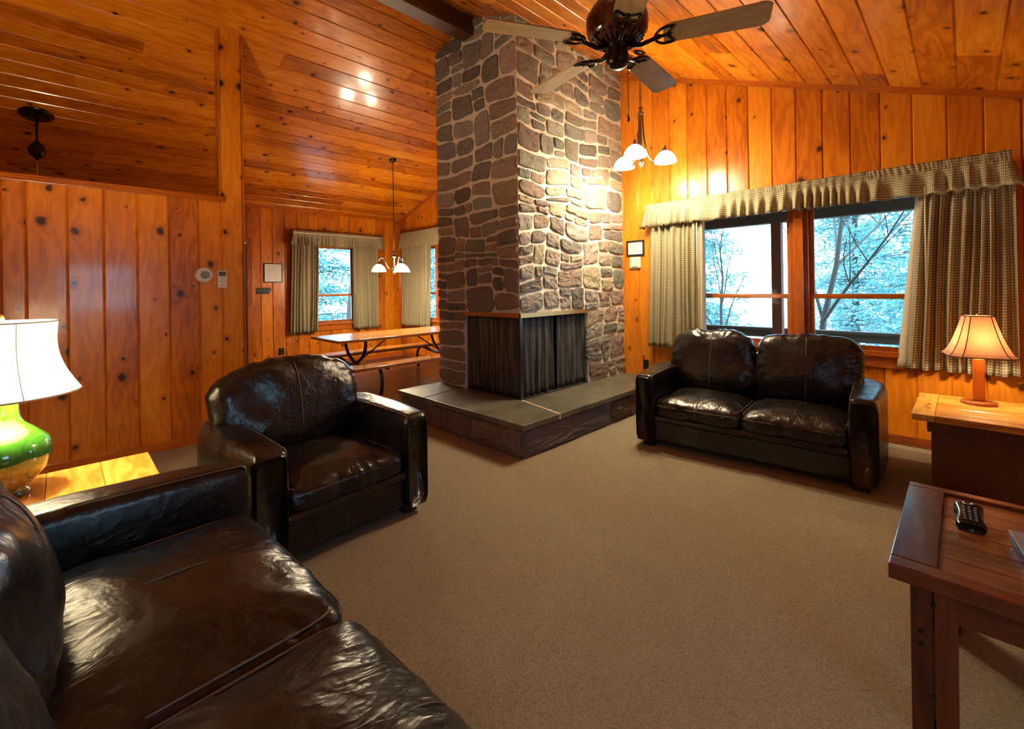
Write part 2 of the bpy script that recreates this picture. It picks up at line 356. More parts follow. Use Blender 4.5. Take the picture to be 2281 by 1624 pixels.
# ------------------------------------------------------------------ the shell
def clipz(f, u): return f(u) if callable(f) else f
def boards(mb, P0, U, V, N, bounds, lo, hi, holes=(), d=.012, g=.011, t=.09, seglen=None):
    """boards across U (bounds list), along V between lo(u) and hi(u); N = outward normal; holes = (u0,u1,v0,v1)"""
    P0, U, V, N = map(Vector, (P0, U, V, N))
    def P(u, v, n): return tuple(P0+U*u+V*v+N*n)
    for a, b in zip(bounds[:-1], bounds[1:]):
        cuts = sorted({a, b, *[h for q in holes for h in q[:2] if a < h < b]})
        rid = random.random(); uo = random.random()*11; vo = random.random()*23
        spl = []
        if seglen:
            y = clipz(lo, a)+random.random()*seglen
            while y < clipz(hi, a)-.3: spl.append(y); y += seglen*(.6+.8*random.random())
        for c0, c1 in zip(cuts[:-1], cuts[1:]):
            mid = (c0+c1)/2; ivs = [(lo, hi)]
            hs = sorted([q for q in holes if q[0] < mid < q[1]], key=lambda q: q[2])
            if hs:
                ivs = []; cur = lo
                for q in hs: ivs.append((cur, q[2])); cur = q[3]
                ivs.append((cur, hi))
            if spl:
                e = [lo]+spl+[hi]; ivs = list(zip(e[:-1], e[1:]))
            for k, (l_, h_) in enumerate(ivs):
                if spl or k: 
                    if seglen: rid = random.random(); vo = random.random()*23
                us = [c0, c0+(g if c0 == a else 0), c1-(g if c1 == b else 0), c1]
                ds = [-d if c0 == a else 0, 0, 0, -d if c1 == b else 0]
                base = len(mb.v); sg = 0
                for u, dd in zip(us, ds): mb.v.append(P(u, clipz(l_, u), dd)); mb.v.append(P(u, clipz(h_, u), dd))
                for j in range(3):
                    if us[j+1]-us[j] < 1e-6: continue
                    idx = [base+2*j, base+2*j+2, base+2*j+3, base+2*j+1]
                    uv = [(us[j]-a+uo, clipz(l_, us[j])+vo), (us[j+1]-a+uo, clipz(l_, us[j+1])+vo), (us[j+1]-a+uo, clipz(h_, us[j+1])+vo), (us[j]-a+uo, clipz(h_, us[j])+vo)]
                    mb.face(idx, uv, (rid, 0, 0))
                # solid behind
                b0 = len(mb.v)
                for n_ in (-d, -t):
                    for u, q in ((c0, l_), (c1, l_), (c1, h_), (c0, h_)): mb.v.append(P(u, clipz(q, u), n_))
                for q in ((4, 7, 6, 5), (0, 4, 5, 1), (2, 6, 7, 3), (1, 5, 6, 2), (0, 3, 7, 4)):
                    mb.face([b0+i for i in q], [(uo, vo), (uo+.1, vo), (uo+.1, vo+.1), (uo, vo+.1)], (rid, 0, 0))
    return mb
def spread(a, b, w, jit=.12):
    n = max(1, round((b-a)/w)); ws = [1+jit*(random.random()*2-1) for _ in range(n)]; s = sum(ws); o = [a]
    for x in ws: o.append(o[-1]+x/s*(b-a))
    o[-1] = b; return o
RX, RZ, ML, MR = -3.93, 4.50, .325, .376                 # ridge and the two slopes
def zc(x): return RZ-ML*(RX-x) if x < RX else RZ-MR*(x-RX)
def struct(o): return tag(o, kind='structure')
# window wall (y = YW), the gable
bR = [-2.965, -2.755, -2.522, -2.302, -2.07, -1.849, -1.626, -1.398, -1.181, -.957, -.738, -.52, -.303, -.084, .129, .332]
bb = spread(XD, -3.18, .21)[:-1]+[-3.18]+bR+spread(.332, XR, .21)[1:]
WIN = (-2.21, -.20, .80, 2.27); WIN2 = (-8.2, -6.55, .80, 2.32)
xk = sorted(set(bb+[RX]))
struct(boards(MB(), (0, YW, 0), (1, 0, 0), (0, 0, 1), (0, -1, 0), xk, 0, lambda x: zc(x)+.03, holes=(WIN, WIN2)).build('wall_back', M['pine_wall']))
# dining wall (x = XD)
DWIN = (3.36, 4.2, .80, 2.32); DOOR = (1.38, 2.25, 0, 2.28)
struct(boards(MB(), (XD, 0, 0), (0, 1, 0), (0, 0, 1), (1, 0, 0), spread(YF, YW, .2), 0, zc(XD)+.03, holes=(DOOR, DWIN)).build('wall_left', M['pine_wall']))
# partition: half wall, full-height board post at its end
bl = spread(YF, -.325, .215)[:-1]+[-.325, -.193, .038, .26, .483, .709, .943, 1.13]
mb = boards(MB(), (XL, 0, 0), (0, 1, 0), (0, 0, 1), (1, 0, 0), bl, 0, 2.36, t=.06)
boards(mb, (XL-.12, 0, 0), (0, 1, 0), (0, 0, 1), (-1, 0, 0), bl, 0, 2.36, t=.06)
boards(mb, (XL, 0, 0), (0, 1, 0), (0, 0, 1), (1, 0, 0), [1.13, 1.32], 0, lambda y: zc(XL)+.02, t=.06)
boards(mb, (XL-.12, 0, 0), (0, 1, 0), (0, 0, 1), (-1, 0, 0), [1.13, 1.32], 0, lambda y: zc(XL-.12)+.02, t=.06)
mb.box(XL-.12, XL, 1.115, 1.13, 2.36, zc(XL-.12)); mb.box(XL-.12, XL, 1.32, 1.335, 0, zc(XL-.12))
struct(mb.build('wall_partition', M['pine_wall']))
struct(MB().box(XL-.15, XL+.03, YF, 1.16, 2.335, 2.392).build('trim_1', M['trim'], bevel=.006))
# right wall and the wall behind the camera, both out of frame
RWIN = (-.05, 1.15, 1.05, 2.05)
struct(boards(MB(), (XR, 0, 0), (0, 1, 0), (0, 0, 1), (-1, 0, 0), spread(YF, YW, .21), 0, zc(XR)+.03, holes=(RWIN,)).build('wall_right', M['pine_wall']))
struct(boards(MB(), (0, YF, 0), (1, 0, 0), (0, 0, 1), (0, 1, 0), sorted(set(spread(XD, XR, .22)+[RX])), 0, lambda x: zc(x)+.03).build('wall_front', M['pine_wall']))
# ceilings: boards run along Y
cl = 1/math.hypot(1, ML); cr = 1/math.hypot(1, MR)
LL = (RX-XD)/cl+.1; LR = (XR-RX)/cr+.1
struct(boards(MB(), (RX, 0, RZ), (-cl, 0, -ML*cl), (0, 1, 0), (ML*cl, 0, -cl), spread(0, LL, .2), YF-.05, YW+.05, seglen=3.4, d=.009, g=.008, t=.1).build('ceiling_left', M['pine_ceiling']))
struct(boards(MB(), (RX, 0, RZ), (cr, 0, -MR*cr), (0, 1, 0), (-MR*cr, 0, -cr), spread(0, LR, .215), YF-.05, YW+.05, seglen=4.5, d=.009, g=.008, t=.1).build('ceiling_right', M['pine_ceiling']))
struct(MB().box(RX-.10, RX+.09, YF, YW, 4.27, 4.56).build('trim_2', M['dark_beam'], bevel=.008))
# rake trims
def rake(name, x0, x1, y, dy):
    s = MB(); z0, z1 = zc(x0), zc(x1); h = .055
    s.v += [(x0, y, z0-h), (x1, y, z1-h), (x1, y, z1+.01), (x0, y, z0+.01), (x0, y+dy, z0-h), (x1, y+dy, z1-h), (x1, y+dy, z1+.01), (x0, y+dy, z0+.01)]
    L = x1-x0
    for q in ((0, 1, 2, 3), (7, 6, 5, 4), (0, 4, 5, 1), (3, 2, 6, 7), (0, 3, 7, 4), (1, 5, 6, 2)):
        s.face(q, [(.0, 0), (0, L), (.05, L), (.05, 0)], (.6, 0, 0))
    struct(s.build(name, M['trim']))
rake('trim_3', -3.18, XR, YW-.03, .03); rake('trim_4', XD, -4.6, YW-.03, .03)
struct(MB().box(XD, XD+.03, YF, YW, zc(XD)-.05, zc(XD)+.02).build('trim_5', M['trim']))
struct(MB().box(XD, XD+.04, YW-.04, YW, 0, zc(XD)).build('trim_6', M['trim']))
for n, b in (('back', (-2.6, XR, YW-.018, YW, 0, .085)), ('left', (XD, XD+.018, 2.36, YW, 0, .085)), ('partition', (XL, XL+.018, YF, 1.335, 0, .085)), ('right', (XR-.018, XR, YF, YW, 0, .085)), ('front', (XD, XR, YF, YF+.018, 0, .085)), ('dining', (XD, -4.6, YW-.018, YW, 0, .085))):
    struct(MB().box(*b).build('baseboard_'+n, M['trim'], bevel=.004))
struct(MB().box(XL+.0, XR, YF, YW, -.1, 0).build('floor', M['carpet']))
mb = MB(); xs = spread(XD, XL, .12)
for a, b in zip(xs[:-1], xs[1:]): mb.box(a, b-.002, YF, YW, -.1, -.002, (random.random(), 0, 0))
struct(mb.build('floor_dining', M['dinfloor']))
struct(MB().box(XL-.0, XL+.04, 1.335, YW, -.01, .006).build('trim_7', M['trim'], bevel=.003))
# ------------------------------------------------------------------ windows
def window(name, org, U, N, u0, u1, v0, v1, units, rail):
    """org + u*U + z, N points into the room. units: list of (u0,u1) sashes"""
    U = Vector(U); N = Vector(N); rz = math.atan2(U.y, U.x)
    root = bpy.data.objects.new(name, None); COL.objects.link(root); root.location = org; root.rotation_euler = (0, 0, rz); struct(root)
    s = 1 if N.dot(Vector((-U.y, U.x, 0))) > 0 else -1     # local +y (or -y) is into the room
    def bxs(mb, a, b, c0, c1, z0, z1): mb.box(a, b, min(s*c0, s*c1), max(s*c0, s*c1), z0, z1)
    f = MB(); t = .03
    bxs(f, u0, u0+t, -.1, .012, v0, v1); bxs(f, u1-t, u1, -.1, .012, v0, v1); bxs(f, u0, u1, -.1, .012, v1-t, v1); bxs(f, u0-.02, u1+.02, -.1, .045, v0-.03, v0+.02)
    f.build('window_frame', M['trim'], root, bevel=.004)
    ap = MB(); bxs(ap, u0-.02, u1+.02, 0, .02, v0-.13, v0-.03); ap.build('apron', M['trim'], root, bevel=.004)
    for (a, b), (c, d) in zip(units[:-1], units[1:]):
        mm = MB(); bxs(mm, b, c, -.1, -.012, v0, v1); mm.build('jamb', M['trim'], root, bevel=.003)
        mm = MB(); q_ = (c-b)*.25; bxs(mm, b+q_, c-q_, -.012, .022, v0, v1); mm.build('mullion', M['trim'], root, bevel=.005)
    for a, b in units:
        for z0, z1, dp in ((v0+.02, rail, -.035), (rail-.03, v1-t, -.065)):
            q = MB(); w = .038
            bxs(q, a, a+w, dp-.03, dp, z0, z1); bxs(q, b-w, b, dp-.03, dp, z0, z1); bxs(q, a+w, b-w, dp-.03, dp, z0, z0+w); bxs(q, a+w, b-w, dp-.03, dp, z1-w, z1)
            so = q.build('sash', M['trim'], root, bevel=.004)
            g = MB(); bxs(g, a+w, b-w, dp-.017, dp-.013, z0+w, z1-w); g.build('glass_pane', M['glass'], so)
    return root
window('window_1', (0, YW, 0), (1, 0, 0), (0, -1, 0), *WIN, [(-2.18, -1.255), (-1.092, -.23)], 1.33)
window('window_2', (0, YW, 0), (1, 0, 0), (0, -1, 0), *WIN2, [(-8.17, -7.43), (-7.32, -6.58)], 1.37)
window('window_3', (XD, 0, 0), (0, 1, 0), (1, 0, 0), *DWIN, [(3.39, 4.17)], 1.36)
window('window_4', (XR, 0, 0), (0, 1, 0), (-1, 0, 0), *RWIN, [(-.02, 1.12)], 1.55)
dr = bpy.data.objects.new('door_1', None); COL.objects.link(dr); struct(dr); dr.location = (XD, 1.8, 0)
f = MB(); f.box(-.02, .022, .45, .54, 0, 2.37); f.box(-.02, .022, -.51, -.42, 0, 2.37); f.box(-.02, .022, -.42, .45, 2.28, 2.37); f.build('door_frame', M['trim'], dr, bevel=.004)
p = MB(); [p.box(-.07, -.03, -.42+k*.145, -.42+k*.145+.143, .01, 2.27) for k in range(6)]; p.build('door_panel', M['pine_wall'], dr)
MB().lathe([(.0, 0), (.02, 0), (.02, .03), (.012, .05), (.03, .07), (.03, .09), (0, .1)], 16).build('door_knob', M['brass'], dr, True).matrix_local = Matrix.Translation((-.03, .38, 1.0)) @ Matrix.Rotation(R(90), 4, 'Y')
# ------------------------------------------------------------------ fireplace
FX0, FX1, FY0, FY1 = -4.575, -3.195, 3.30, YW; HX0, HX1, HY0, HH = -4.575, -2.6, 2.70, .296
OPX, OPY, OPZ = -4.08, 4.47, 1.135
fp = thing('stone_fireplace', 'tall fieldstone chimney with open corner firebox on a raised slate hearth', 'fireplace', ((FX0+FX1)/2, (FY0+FY1)/2, 0))
Lc = Vector((-(FX0+FX1)/2, -(FY0+FY1)/2, 0))
def fb(name, mat, mb, **k): return mb.build(name, mat, fp, loc=Lc, **k)
core = MB()
core.box(FX0, FX1, FY0, FY1, OPZ, 4.60); core.box(FX0, OPX, FY0, FY1, HH-.05, OPZ); core.box(OPX, FX1, OPY, FY1, HH-.05, OPZ)
fb('mortar_core', M['mortar'], core)
inner = MB(); inner.box(OPX+.01, FX1-.01, FY0+.01, OPY-.01, HH-.04, HH+.002); inner.box(OPX+.0, OPX+.02, FY0+.08, OPY, HH, OPZ); inner.box(OPX, FX1-.08, OPY-.02, OPY, HH, OPZ); inner.box(OPX, FX1-.04, FY0+.04, OPY, OPZ-.01, OPZ)
fb('firebox_lining', M['firebox'], inner)
PAL = [(.36, .34, .29), (.29, .27, .23), (.42, .39, .33), (.34, .27, .22), (.26, .25, .23), (.44, .39, .28), (.30, .33, .28), (.38, .30, .25), (.21, .19, .17), (.42, .36, .31), (.33, .32, .31)]
def rects(u0, u1, v0, v1, out, big=1.0):
    w, h = u1-u0, v1-v0
    mw, mh = random.uniform(.30, .74)*big, random.uniform(.15, .42)*big
    if w <= mw and h <= mh or (w < .15 and h < .15): out.append((u0, u1, v0, v1)); return
    if h/mh > w/mw*.9 and h > .13:
        c = v0+h*random.uniform(.36, .64); rects(u0, u1, v0, c, out, big); rects(u0, u1, c, v1, out, big)
    elif w > .16:
        c = u0+w*random.uniform(.34, .66); rects(u0, c, v0, v1, out, big); rects(c, u1, v0, v1, out, big)
    else: out.append((u0, u1, v0, v1))
def stones(mb, P0, U, V, N, regions, umin, umax, rel=.024, big=1.0, amp=.040):
    P0, U, V, N = map(Vector, (P0, U, V, N))
    def warp(u, v):
        e = max(0, min(1, (u-umin)/.14, (umax-u)/.14))
        a = noise.noise(Vector((u*1.7+3, v*2.1, P0.x)))*amp*1.6*e; b = noise.noise(Vector((u*1.5+9, v*2.0+5, P0.y)))*amp*2.2
        a += noise.noise(Vector((u*7, v*7+2, 1)))*.012*e; b += noise.noise(Vector((u*7+4, v*7, 8)))*.012
        return u+a, v+b
    for (a0, a1, b0, b1, exact) in regions:
        rs = []; rects(a0, a1, b0, b1, rs, big)
        for (u0, u1, v0, v1) in rs:
            gm = random.uniform(.007, .012); cu, cv = (u0+u1)/2, (v0+v1)/2; hw, hh = (u1-u0)/2-gm, (v1-v0)/2-gm
            if hw < .015 or hh < .012: continue
            if u0 <= umin+1e-6: cu -= gm*.5; hw += gm*.5
            if u1 >= umax-1e-6: cu += gm*.5; hw += gm*.5
            pw = random.choice((4.5, 7, 10, 14)); n = 36; ring = []
            jit = [random.uniform(-.22, .22) for _ in range(4)]; so = random.random()*60
            for k in range(n):
                t = 2*pi*k/n+.01; c, s_ = cos(t), sin(t); r = (abs(c)**pw+abs(s_)**pw)**(-1/pw); x, y = r*c, r*s_
                q = jit[0]*x*y+jit[1]*y*.6; w_ = jit[2]*x*y+jit[3]*x*.5
                x2, y2 = x*(1-abs(jit[0])*.25)+q*.35*y, y*(1-abs(jit[1])*.2)+w_*.35
                rn = 1+.07*noise.noise(Vector((cos(t)*1.7, sin(t)*1.7, so)))-.02; ring.append((x2*rn, y2*(1+(rn-1)*1.8)))
            col = random.choice(PAL); br = random.uniform(.75, 1.25); col = tuple(x*br*random.uniform(.95, 1.05) for x in col)
            hgt = random.uniform(.5, 1.25)*rel; base = len(mb.v); levels = ((1, -.01), (.985, .45), (.93, .85), (.72, 1.0), (.36, 1.06))
            ins = min(hw, hh)
            sd = random.random()*50; tl = (random.uniform(-.3, .3), random.uniform(-.3, .3))
            for s_, hz in levels:
                for (x, y) in ring:
                    sx_, sy_ = hw-(1-s_)*(ins if s_ > .9 else hw*.9), hh-(1-s_)*(ins if s_ > .9 else hh*.9)
                    u, v = warp(cu+x*sx_, cv+y*sy_)
                    h = hgt*hz*(1+.35*(tl[0]*x+tl[1]*y)*s_)+(noise.noise(Vector((u*13, v*13, sd)))*.016+noise.noise(Vector((u*38, v*38, sd)))*.008)*(hz > .5)
                    mb.v.append(tuple(P0+U*u+V*v+N*(h if hz > 0 else -.005)))
            u, v = warp(cu, cv); mb.v.append(tuple(P0+U*u+V*v+N*(hgt*1.08)))
            for L in range(len(levels)-1):
                for k in range(n):
                    k2 = (k+1) % n; mb.face([base+L*n+k, base+L*n+k2, base+(L+1)*n+k2, base+(L+1)*n+k], None, col)
            for k in range(n): mb.face([base+(len(levels)-1)*n+k, base+(len(levels)-1)*n+(k+1) % n, base+len(levels)*n], None, col)
st = MB()
stones(st, (0, FY0, 0), (1, 0, 0), (0, 0, 1), (0, -1, 0), [(FX0, FX1, 1.17, 4.55, 0), (FX0, OPX+.012, HH, 1.17, 0)], FX0, FX1)
stones(st, (FX1, 0, 0), (0, 1, 0), (0, 0, 1), (1, 0, 0), [(FY0, FY1, 1.17, 4.3, 0), (OPY-.012, FY1, HH, 1.17, 0)], FY0, FY1)
stones(st, (FX0, 0, 0), (0, 1, 0), (0, 0, 1), (-1, 0, 0), [(FY0, FY1, HH, 4.4, 0)], FY0, FY1)
fb('stone_facing', M['stone'], st)
# hearth
hb = MB(); hb.box(HX0+.03, HX1-.03, HY0+.03, FY0, 0, HH-.05); hb.box(FX1, HX1-.03, FY0, FY1, 0, HH-.05); fb('hearth_core', M['hearth_mortar'], hb)
PAL2 = PAL; PAL = [(.22, .145, .125), (.27, .17, .145), (.18, .155, .16), (.30, .22, .19), (.19, .13, .12)]
hs = MB()
stones(hs, (0, HY0+.03, 0), (1, 0, 0), (0, 0, 1), (0, -1, 0), [(HX0+.03, HX1-.03, .0, HH-.05, 0)], HX0+.03, HX1-.03, .014, 1.5, .006)
stones(hs, (HX1-.03, 0, 0), (0, 1, 0), (0, 0, 1), (1, 0, 0), [(HY0+.03, YW, .0, HH-.05, 0)], HY0+.03, YW, .014, 1.9, .006)
stones(hs, (HX0+.03, 0, 0), (0, 1, 0), (0, 0, 1), (-1, 0, 0), [(HY0+.03, FY0, .0, HH-.05, 0)], HY0+.03, FY0, .014, 1.5, .006)
fb('hearth_stone_facing', M['stone'], hs); PAL = PAL2
def slab(pts, z0, z1):
    s = MB(); n = len(pts); s.v += [(x, y, z0) for x, y in pts]+[(x, y, z1) for x, y in pts]
    s.face(list(range(n))[::-1]); s.face(list(range(n, 2*n)))
    for i in range(n): j = (i+1) % n; s.face([i, j, n+j, n+i])
    return s
gy = FY0-.02
fb('hearth_slab', M['slate'], slab([(-4.575, HY0), (-4.05, HY0), (-4.12, FY0), (-4.575, FY0)], HH-.05, HH), bevel=.006)
fb('hearth_slab', M['slate'], slab([(-4.04, HY0), (HX1, HY0), (HX1, gy-.10), (FX1, FY0), (-4.11, FY0)], HH-.05, HH), bevel=.006)
fb('hearth_slab', M['slate'], slab([(HX1, gy-.085), (HX1, FY1-.002), (FX1, FY1-.002), (FX1, FY0+.015)], HH-.05, HH), bevel=.006)
fb('grout_line', M['mortar'], slab([(FX1, FY0-.002), (HX1+.002, gy-.102), (HX1+.002, gy-.083), (FX1, FY0+.017)], HH-.05, HH+.001))
li = MB(); li.box(OPX-.0, FX1+.02, FY0-.02, FY0-.01, 1.135, 1.178); li.box(OPX, FX1, FY0-.01, FY0+.06, 1.132, 1.138)
fb('lintel', M['brass'], li)
li = MB(); li.box(FX1+.01, FX1+.02, FY0-.02, OPY, 1.135, 1.178); li.box(FX1-.06, FX1+.01, FY0, OPY, 1.132, 1.138)
fb('lintel', M['brass'], li)
fb('corner_post', M['black_metal'], MB().box(FX1-.055, FX1-.02, FY0+.02, FY0+.055, HH, OPZ))
def pleated(P0, P1, z0, z1, amp, n, seed, flare=0):
    mb = MB(); rows = []; K = n*8; P0 = Vector(P0); P1 = Vector(P1); D = P1-P0; Nn = Vector((D.y, -D.x, 0)).normalized(); rnd = random.Random(seed)
    ph = [rnd.uniform(0, 6.28) for _ in range(4)]
    for i in range(13):
        t = i/12; r = []
        for k in range(K+1):
            s = k/K; s2 = s+flare*(1-t)*sin(s*pi*3+ph[3])*.03
            o = amp*(.55+.6*(1-t))*(sin(2*pi*n*s+ph[0]+.7*sin(2*pi*s*2.3+ph[1]))+.4*sin(2*pi*n*.43*s+ph[2]))
            r.append(P0+D*s2+Nn*o+Vector((0, 0, lerp(z0, z1, t))))
        rows.append(r)
    Lw = D.length*1.4
    mb.grid(rows, False, lambda i, j: (j/K*Lw, lerp(z0, z1, i/12)))
    return mb
fb('screen_curtain', M['mesh'], pleated((OPX+.01, FY0+.035, 0), (FX1-.04, FY0+.035, 0), HH+.003, OPZ-.01, .007, 11, 3), smooth=True, solid=.002)
fb('screen_curtain', M['mesh'], pleated((FX1-.055, FY0+.05, 0), (FX1-.055, 3.90, 0), HH+.003, OPZ-.01, .020, 5, 5, 1), smooth=True, solid=.002)
fb('screen_curtain', M['mesh'], pleated((FX1-.055, 3.95, 0), (FX1-.055, OPY-.01, 0), HH+.003, OPZ-.01, .020, 5, 9, 1), smooth=True, solid=.002)
# ------------------------------------------------------------------ curtains
def curtain(name, label, P0, P1, Q0, Q1, z0, z1, n, seed, group=None, lin=None):
    """P0,P1 bottom ends, Q0,Q1 top ends (xy)"""
    P0, P1, Q0, Q1 = map(Vector, (P0, P1, Q0, Q1)); D = (Q1-Q0); Nn = Vector((D.y, -D.x)).normalized(); rnd = random.Random(seed)
    ph = [rnd.uniform(0, 6.28) for _ in range(6)]; K = n*14; rows = []; J = 28
    fc = [rnd.uniform(.75, 1.25) for _ in range(n+2)]
    for i in range(J+1):
        t = i/J; A = P0.lerp(Q0, t); B = P1.lerp(Q1, t); r = []
        for k in range(K+1):
            s = k/K; w = s*n+.35*sin(s*5+ph[0])+.18*sin(s*13+ph[1])
            a = .030*(1-.35*t)*fc[min(n, int(max(0, w)))]
            o = a*sin(2*pi*w)+.012*sin(2*pi*w*.37+ph[2]+2*(1-t))+.010*(1-t)*sin(s*9+ph[3])
            dx = .35*a*sin(4*pi*w+ph[5])*.4+.02*(1-t)*sin(s*7+t*3+ph[4])*(s*(1-s)*4)
            q = A.lerp(B, s)+Nn*o+(D.normalized()*dx)
            r.append((q.x, q.y, lerp(z0, z1, t)+(.008*sin(w*3)*(1-t))))
        rows.append(r)
    Lw = D.length*1.9; mb = MB(); mb.grid(rows, False, lambda i, j: (j/K*Lw, lerp(z0, z1, i/J)))
    cx_, cy_ = (Q0+Q1)/2
    root = thing(name, label, 'curtain', (cx_, cy_, z0), 0, group)
    off = Vector((-cx_, -cy_, -z0))
    mb.build('panel', M['gingham'], root, smooth=True, solid=.003, loc=off)
    if lin: 
        e = 0 if lin < 0 else K; l = MB(); rr = []
        for i in range(J+1):
            p = Vector(rows[i][e]); d = Vector((D.x, D.y, 0)).normalized()*lin; t = i/J
            rr.append([p, p+d*(.3+.7*(1-t))*.5+Vector((Nn.x, Nn.y, 0))*-.02, p+d*(.3+.7*(1-t))+Vector((Nn.x, Nn.y, 0))*-.05])
        l.grid(rr); l.build('lining', M['lining'], root, smooth=True, solid=.003, loc=off)
    return root
def wand(cur, x, y, z0, z1):
    o = MB().tube([(x, y, z0), (x, y, z1)], .006, 8).build('pull_wand', M['white_rod'], cur, smooth=True); o.location = -cur.location; return o
def valance(name, label, A, B, ztop, zh, zb, n, seed, ret=.10, flare=.05):
    A, B = Vector(A), Vector(B); D = B-A; L = D.length; d = D/L; Nn = Vector((d.y, -d.x)); rnd = random.Random(seed)
    K = int(L*150); rows = []; fc = [rnd.uniform(.5, 1.3) for _ in range(n+3)]; ph = [rnd.uniform(0, 6.28) for _ in range(6)]
    lv = [ztop+.012, ztop, lerp(ztop, zh, .25), lerp(ztop, zh, .5), lerp(ztop, zh, .75), zh, lerp(zh, zb, .12), lerp(zh, zb, .3), lerp(zh, zb, .5), lerp(zh, zb, .75), zb]
    for z in lv:
        t = max(0, (zh-z)/(zh-zb)); r = []
        hb_ = .004 if z > zh+.001 else 0
        # return to the wall
        for k in range(-6, K+7):
            if k < 0: s = 0; ro = -ret*(-k)/6
            elif k > K: s = 1; ro = -ret*(k-K)/6
            else: s = k/K; ro = 0
            w = s*n+.9*sin(s*11+ph[0])+.5*sin(s*23+ph[1])
            a = (.003+.030*min(1, t*1.6))*fc[min(n+1, int(max(0, w)))]
            o = a*sin(2*pi*w)+hb_*sin(2*pi*w*5+z*40)+.006*noise.noise(Vector((s*L*30, z*22, seed)))+flare*t*.5
            ex = flare*1.2*t*(-1 if k < 0 or s < .01 else (1 if s > .99 else 0))
            q = A+d*(s*L+ex)+Nn*(o*(1 if ro == 0 else .4)+ro)
            zz = z+(.010*sin(2*pi*w+1)+.010*noise.noise(Vector((s*L*3, 5, seed))) if z == zb else 0)+(.004*noise.noise(Vector((s*L*40, z*9, 3))))
            r.append((q.x, q.y, zz))
        rows.append(r)
    root = thing(name, label, 'valance', (*((A+B)/2), zb)); mb = MB(); kk = len(rows[0])
    mb.grid(rows, False, lambda i, j: (j/kk*L*2.1, lv[i]), flip=True)
    mb.build('ruffle', M['gingham'], root, smooth=True, solid=.003, loc=Vector((*(-(A+B)/2), -zb)))
    rod = MB(); a3 = A-Nn*.02; b3 = B-Nn*.02
    rod.tube([(*(a3-Nn*ret*.8), ztop-.03), (*a3, ztop-.03), (*b3, ztop-.03), (*(b3-Nn*ret*.8), ztop-.03)], .008, 8)
    rod.build('rod', M['white_rod'], root, loc=Vector((*(-(A+B)/2), -zb)))
    return root
valance('window_valance', 'long gathered green gingham valance above the large double window', (-2.78, 5.13), (.275, 5.13), 2.43, 2.365, 2.165, 30, 2)
cL = curtain('window_curtain', 'green gingham curtain left of the large double window, hanging behind the loveseat', (-2.77, 5.17), (-2.12, 5.17), (-2.72, 5.17), (-2.10, 5.17), .69, 2.36, 8, 11, None, .05)
cR = curtain('window_curtain', 'green gingham curtain right of the large double window, behind the small lamp', (-.36, 5.17), (.30, 5.17), (-.25, 5.17), (.29, 5.17), .70, 2.36, 9, 12, None, -.07)
valance('dining_valance', 'short ruffled green valance above the dining window facing the room', (XD+.12, 4.70), (XD+.12, 2.95), 2.53, 2.48, 2.27, 18, 4, flare=.03)
dL = curtain('dining_curtain', 'narrow pleated curtain left of the dining window beside the framed notice', (XD+.09, 3.42), (XD+.09, 2.92), (XD+.09, 3.46), (XD+.09, 2.97), .665, 2.48, 9, 21)
dR = curtain('dining_curtain', 'narrow pleated curtain right of the dining window, nearest the dining corner', (XD+.09, 4.68), (XD+.09, 4.10), (XD+.09, 4.67), (XD+.09, 4.10), .665, 2.48, 8, 22)
valance('corner_valance', 'pale ruffled valance partly hidden behind the left edge of the chimney', (-8.50, 5.15), (-6.3, 5.15), 2.62, 2.55, 2.30, 20, 5, flare=.03)
cC = curtain('corner_curtain', 'pale pleated curtain hanging just left of the chimney behind the picnic table', (-8.5, 5.18), (-7.50, 5.18), (-8.5, 5.18), (-7.45, 5.18), .68, 2.57, 14, 23)
wand(cL, -2.145, 5.132, 1.345, 2.24); wand(cR, -.222, 5.132, 1.345, 2.24); wand(dL, XD+.128, 3.42, 1.36, 2.36); wand(dR, XD+.128, 4.13, 1.36, 2.36); wand(cC, -7.55, 5.14, 1.36, 2.36)
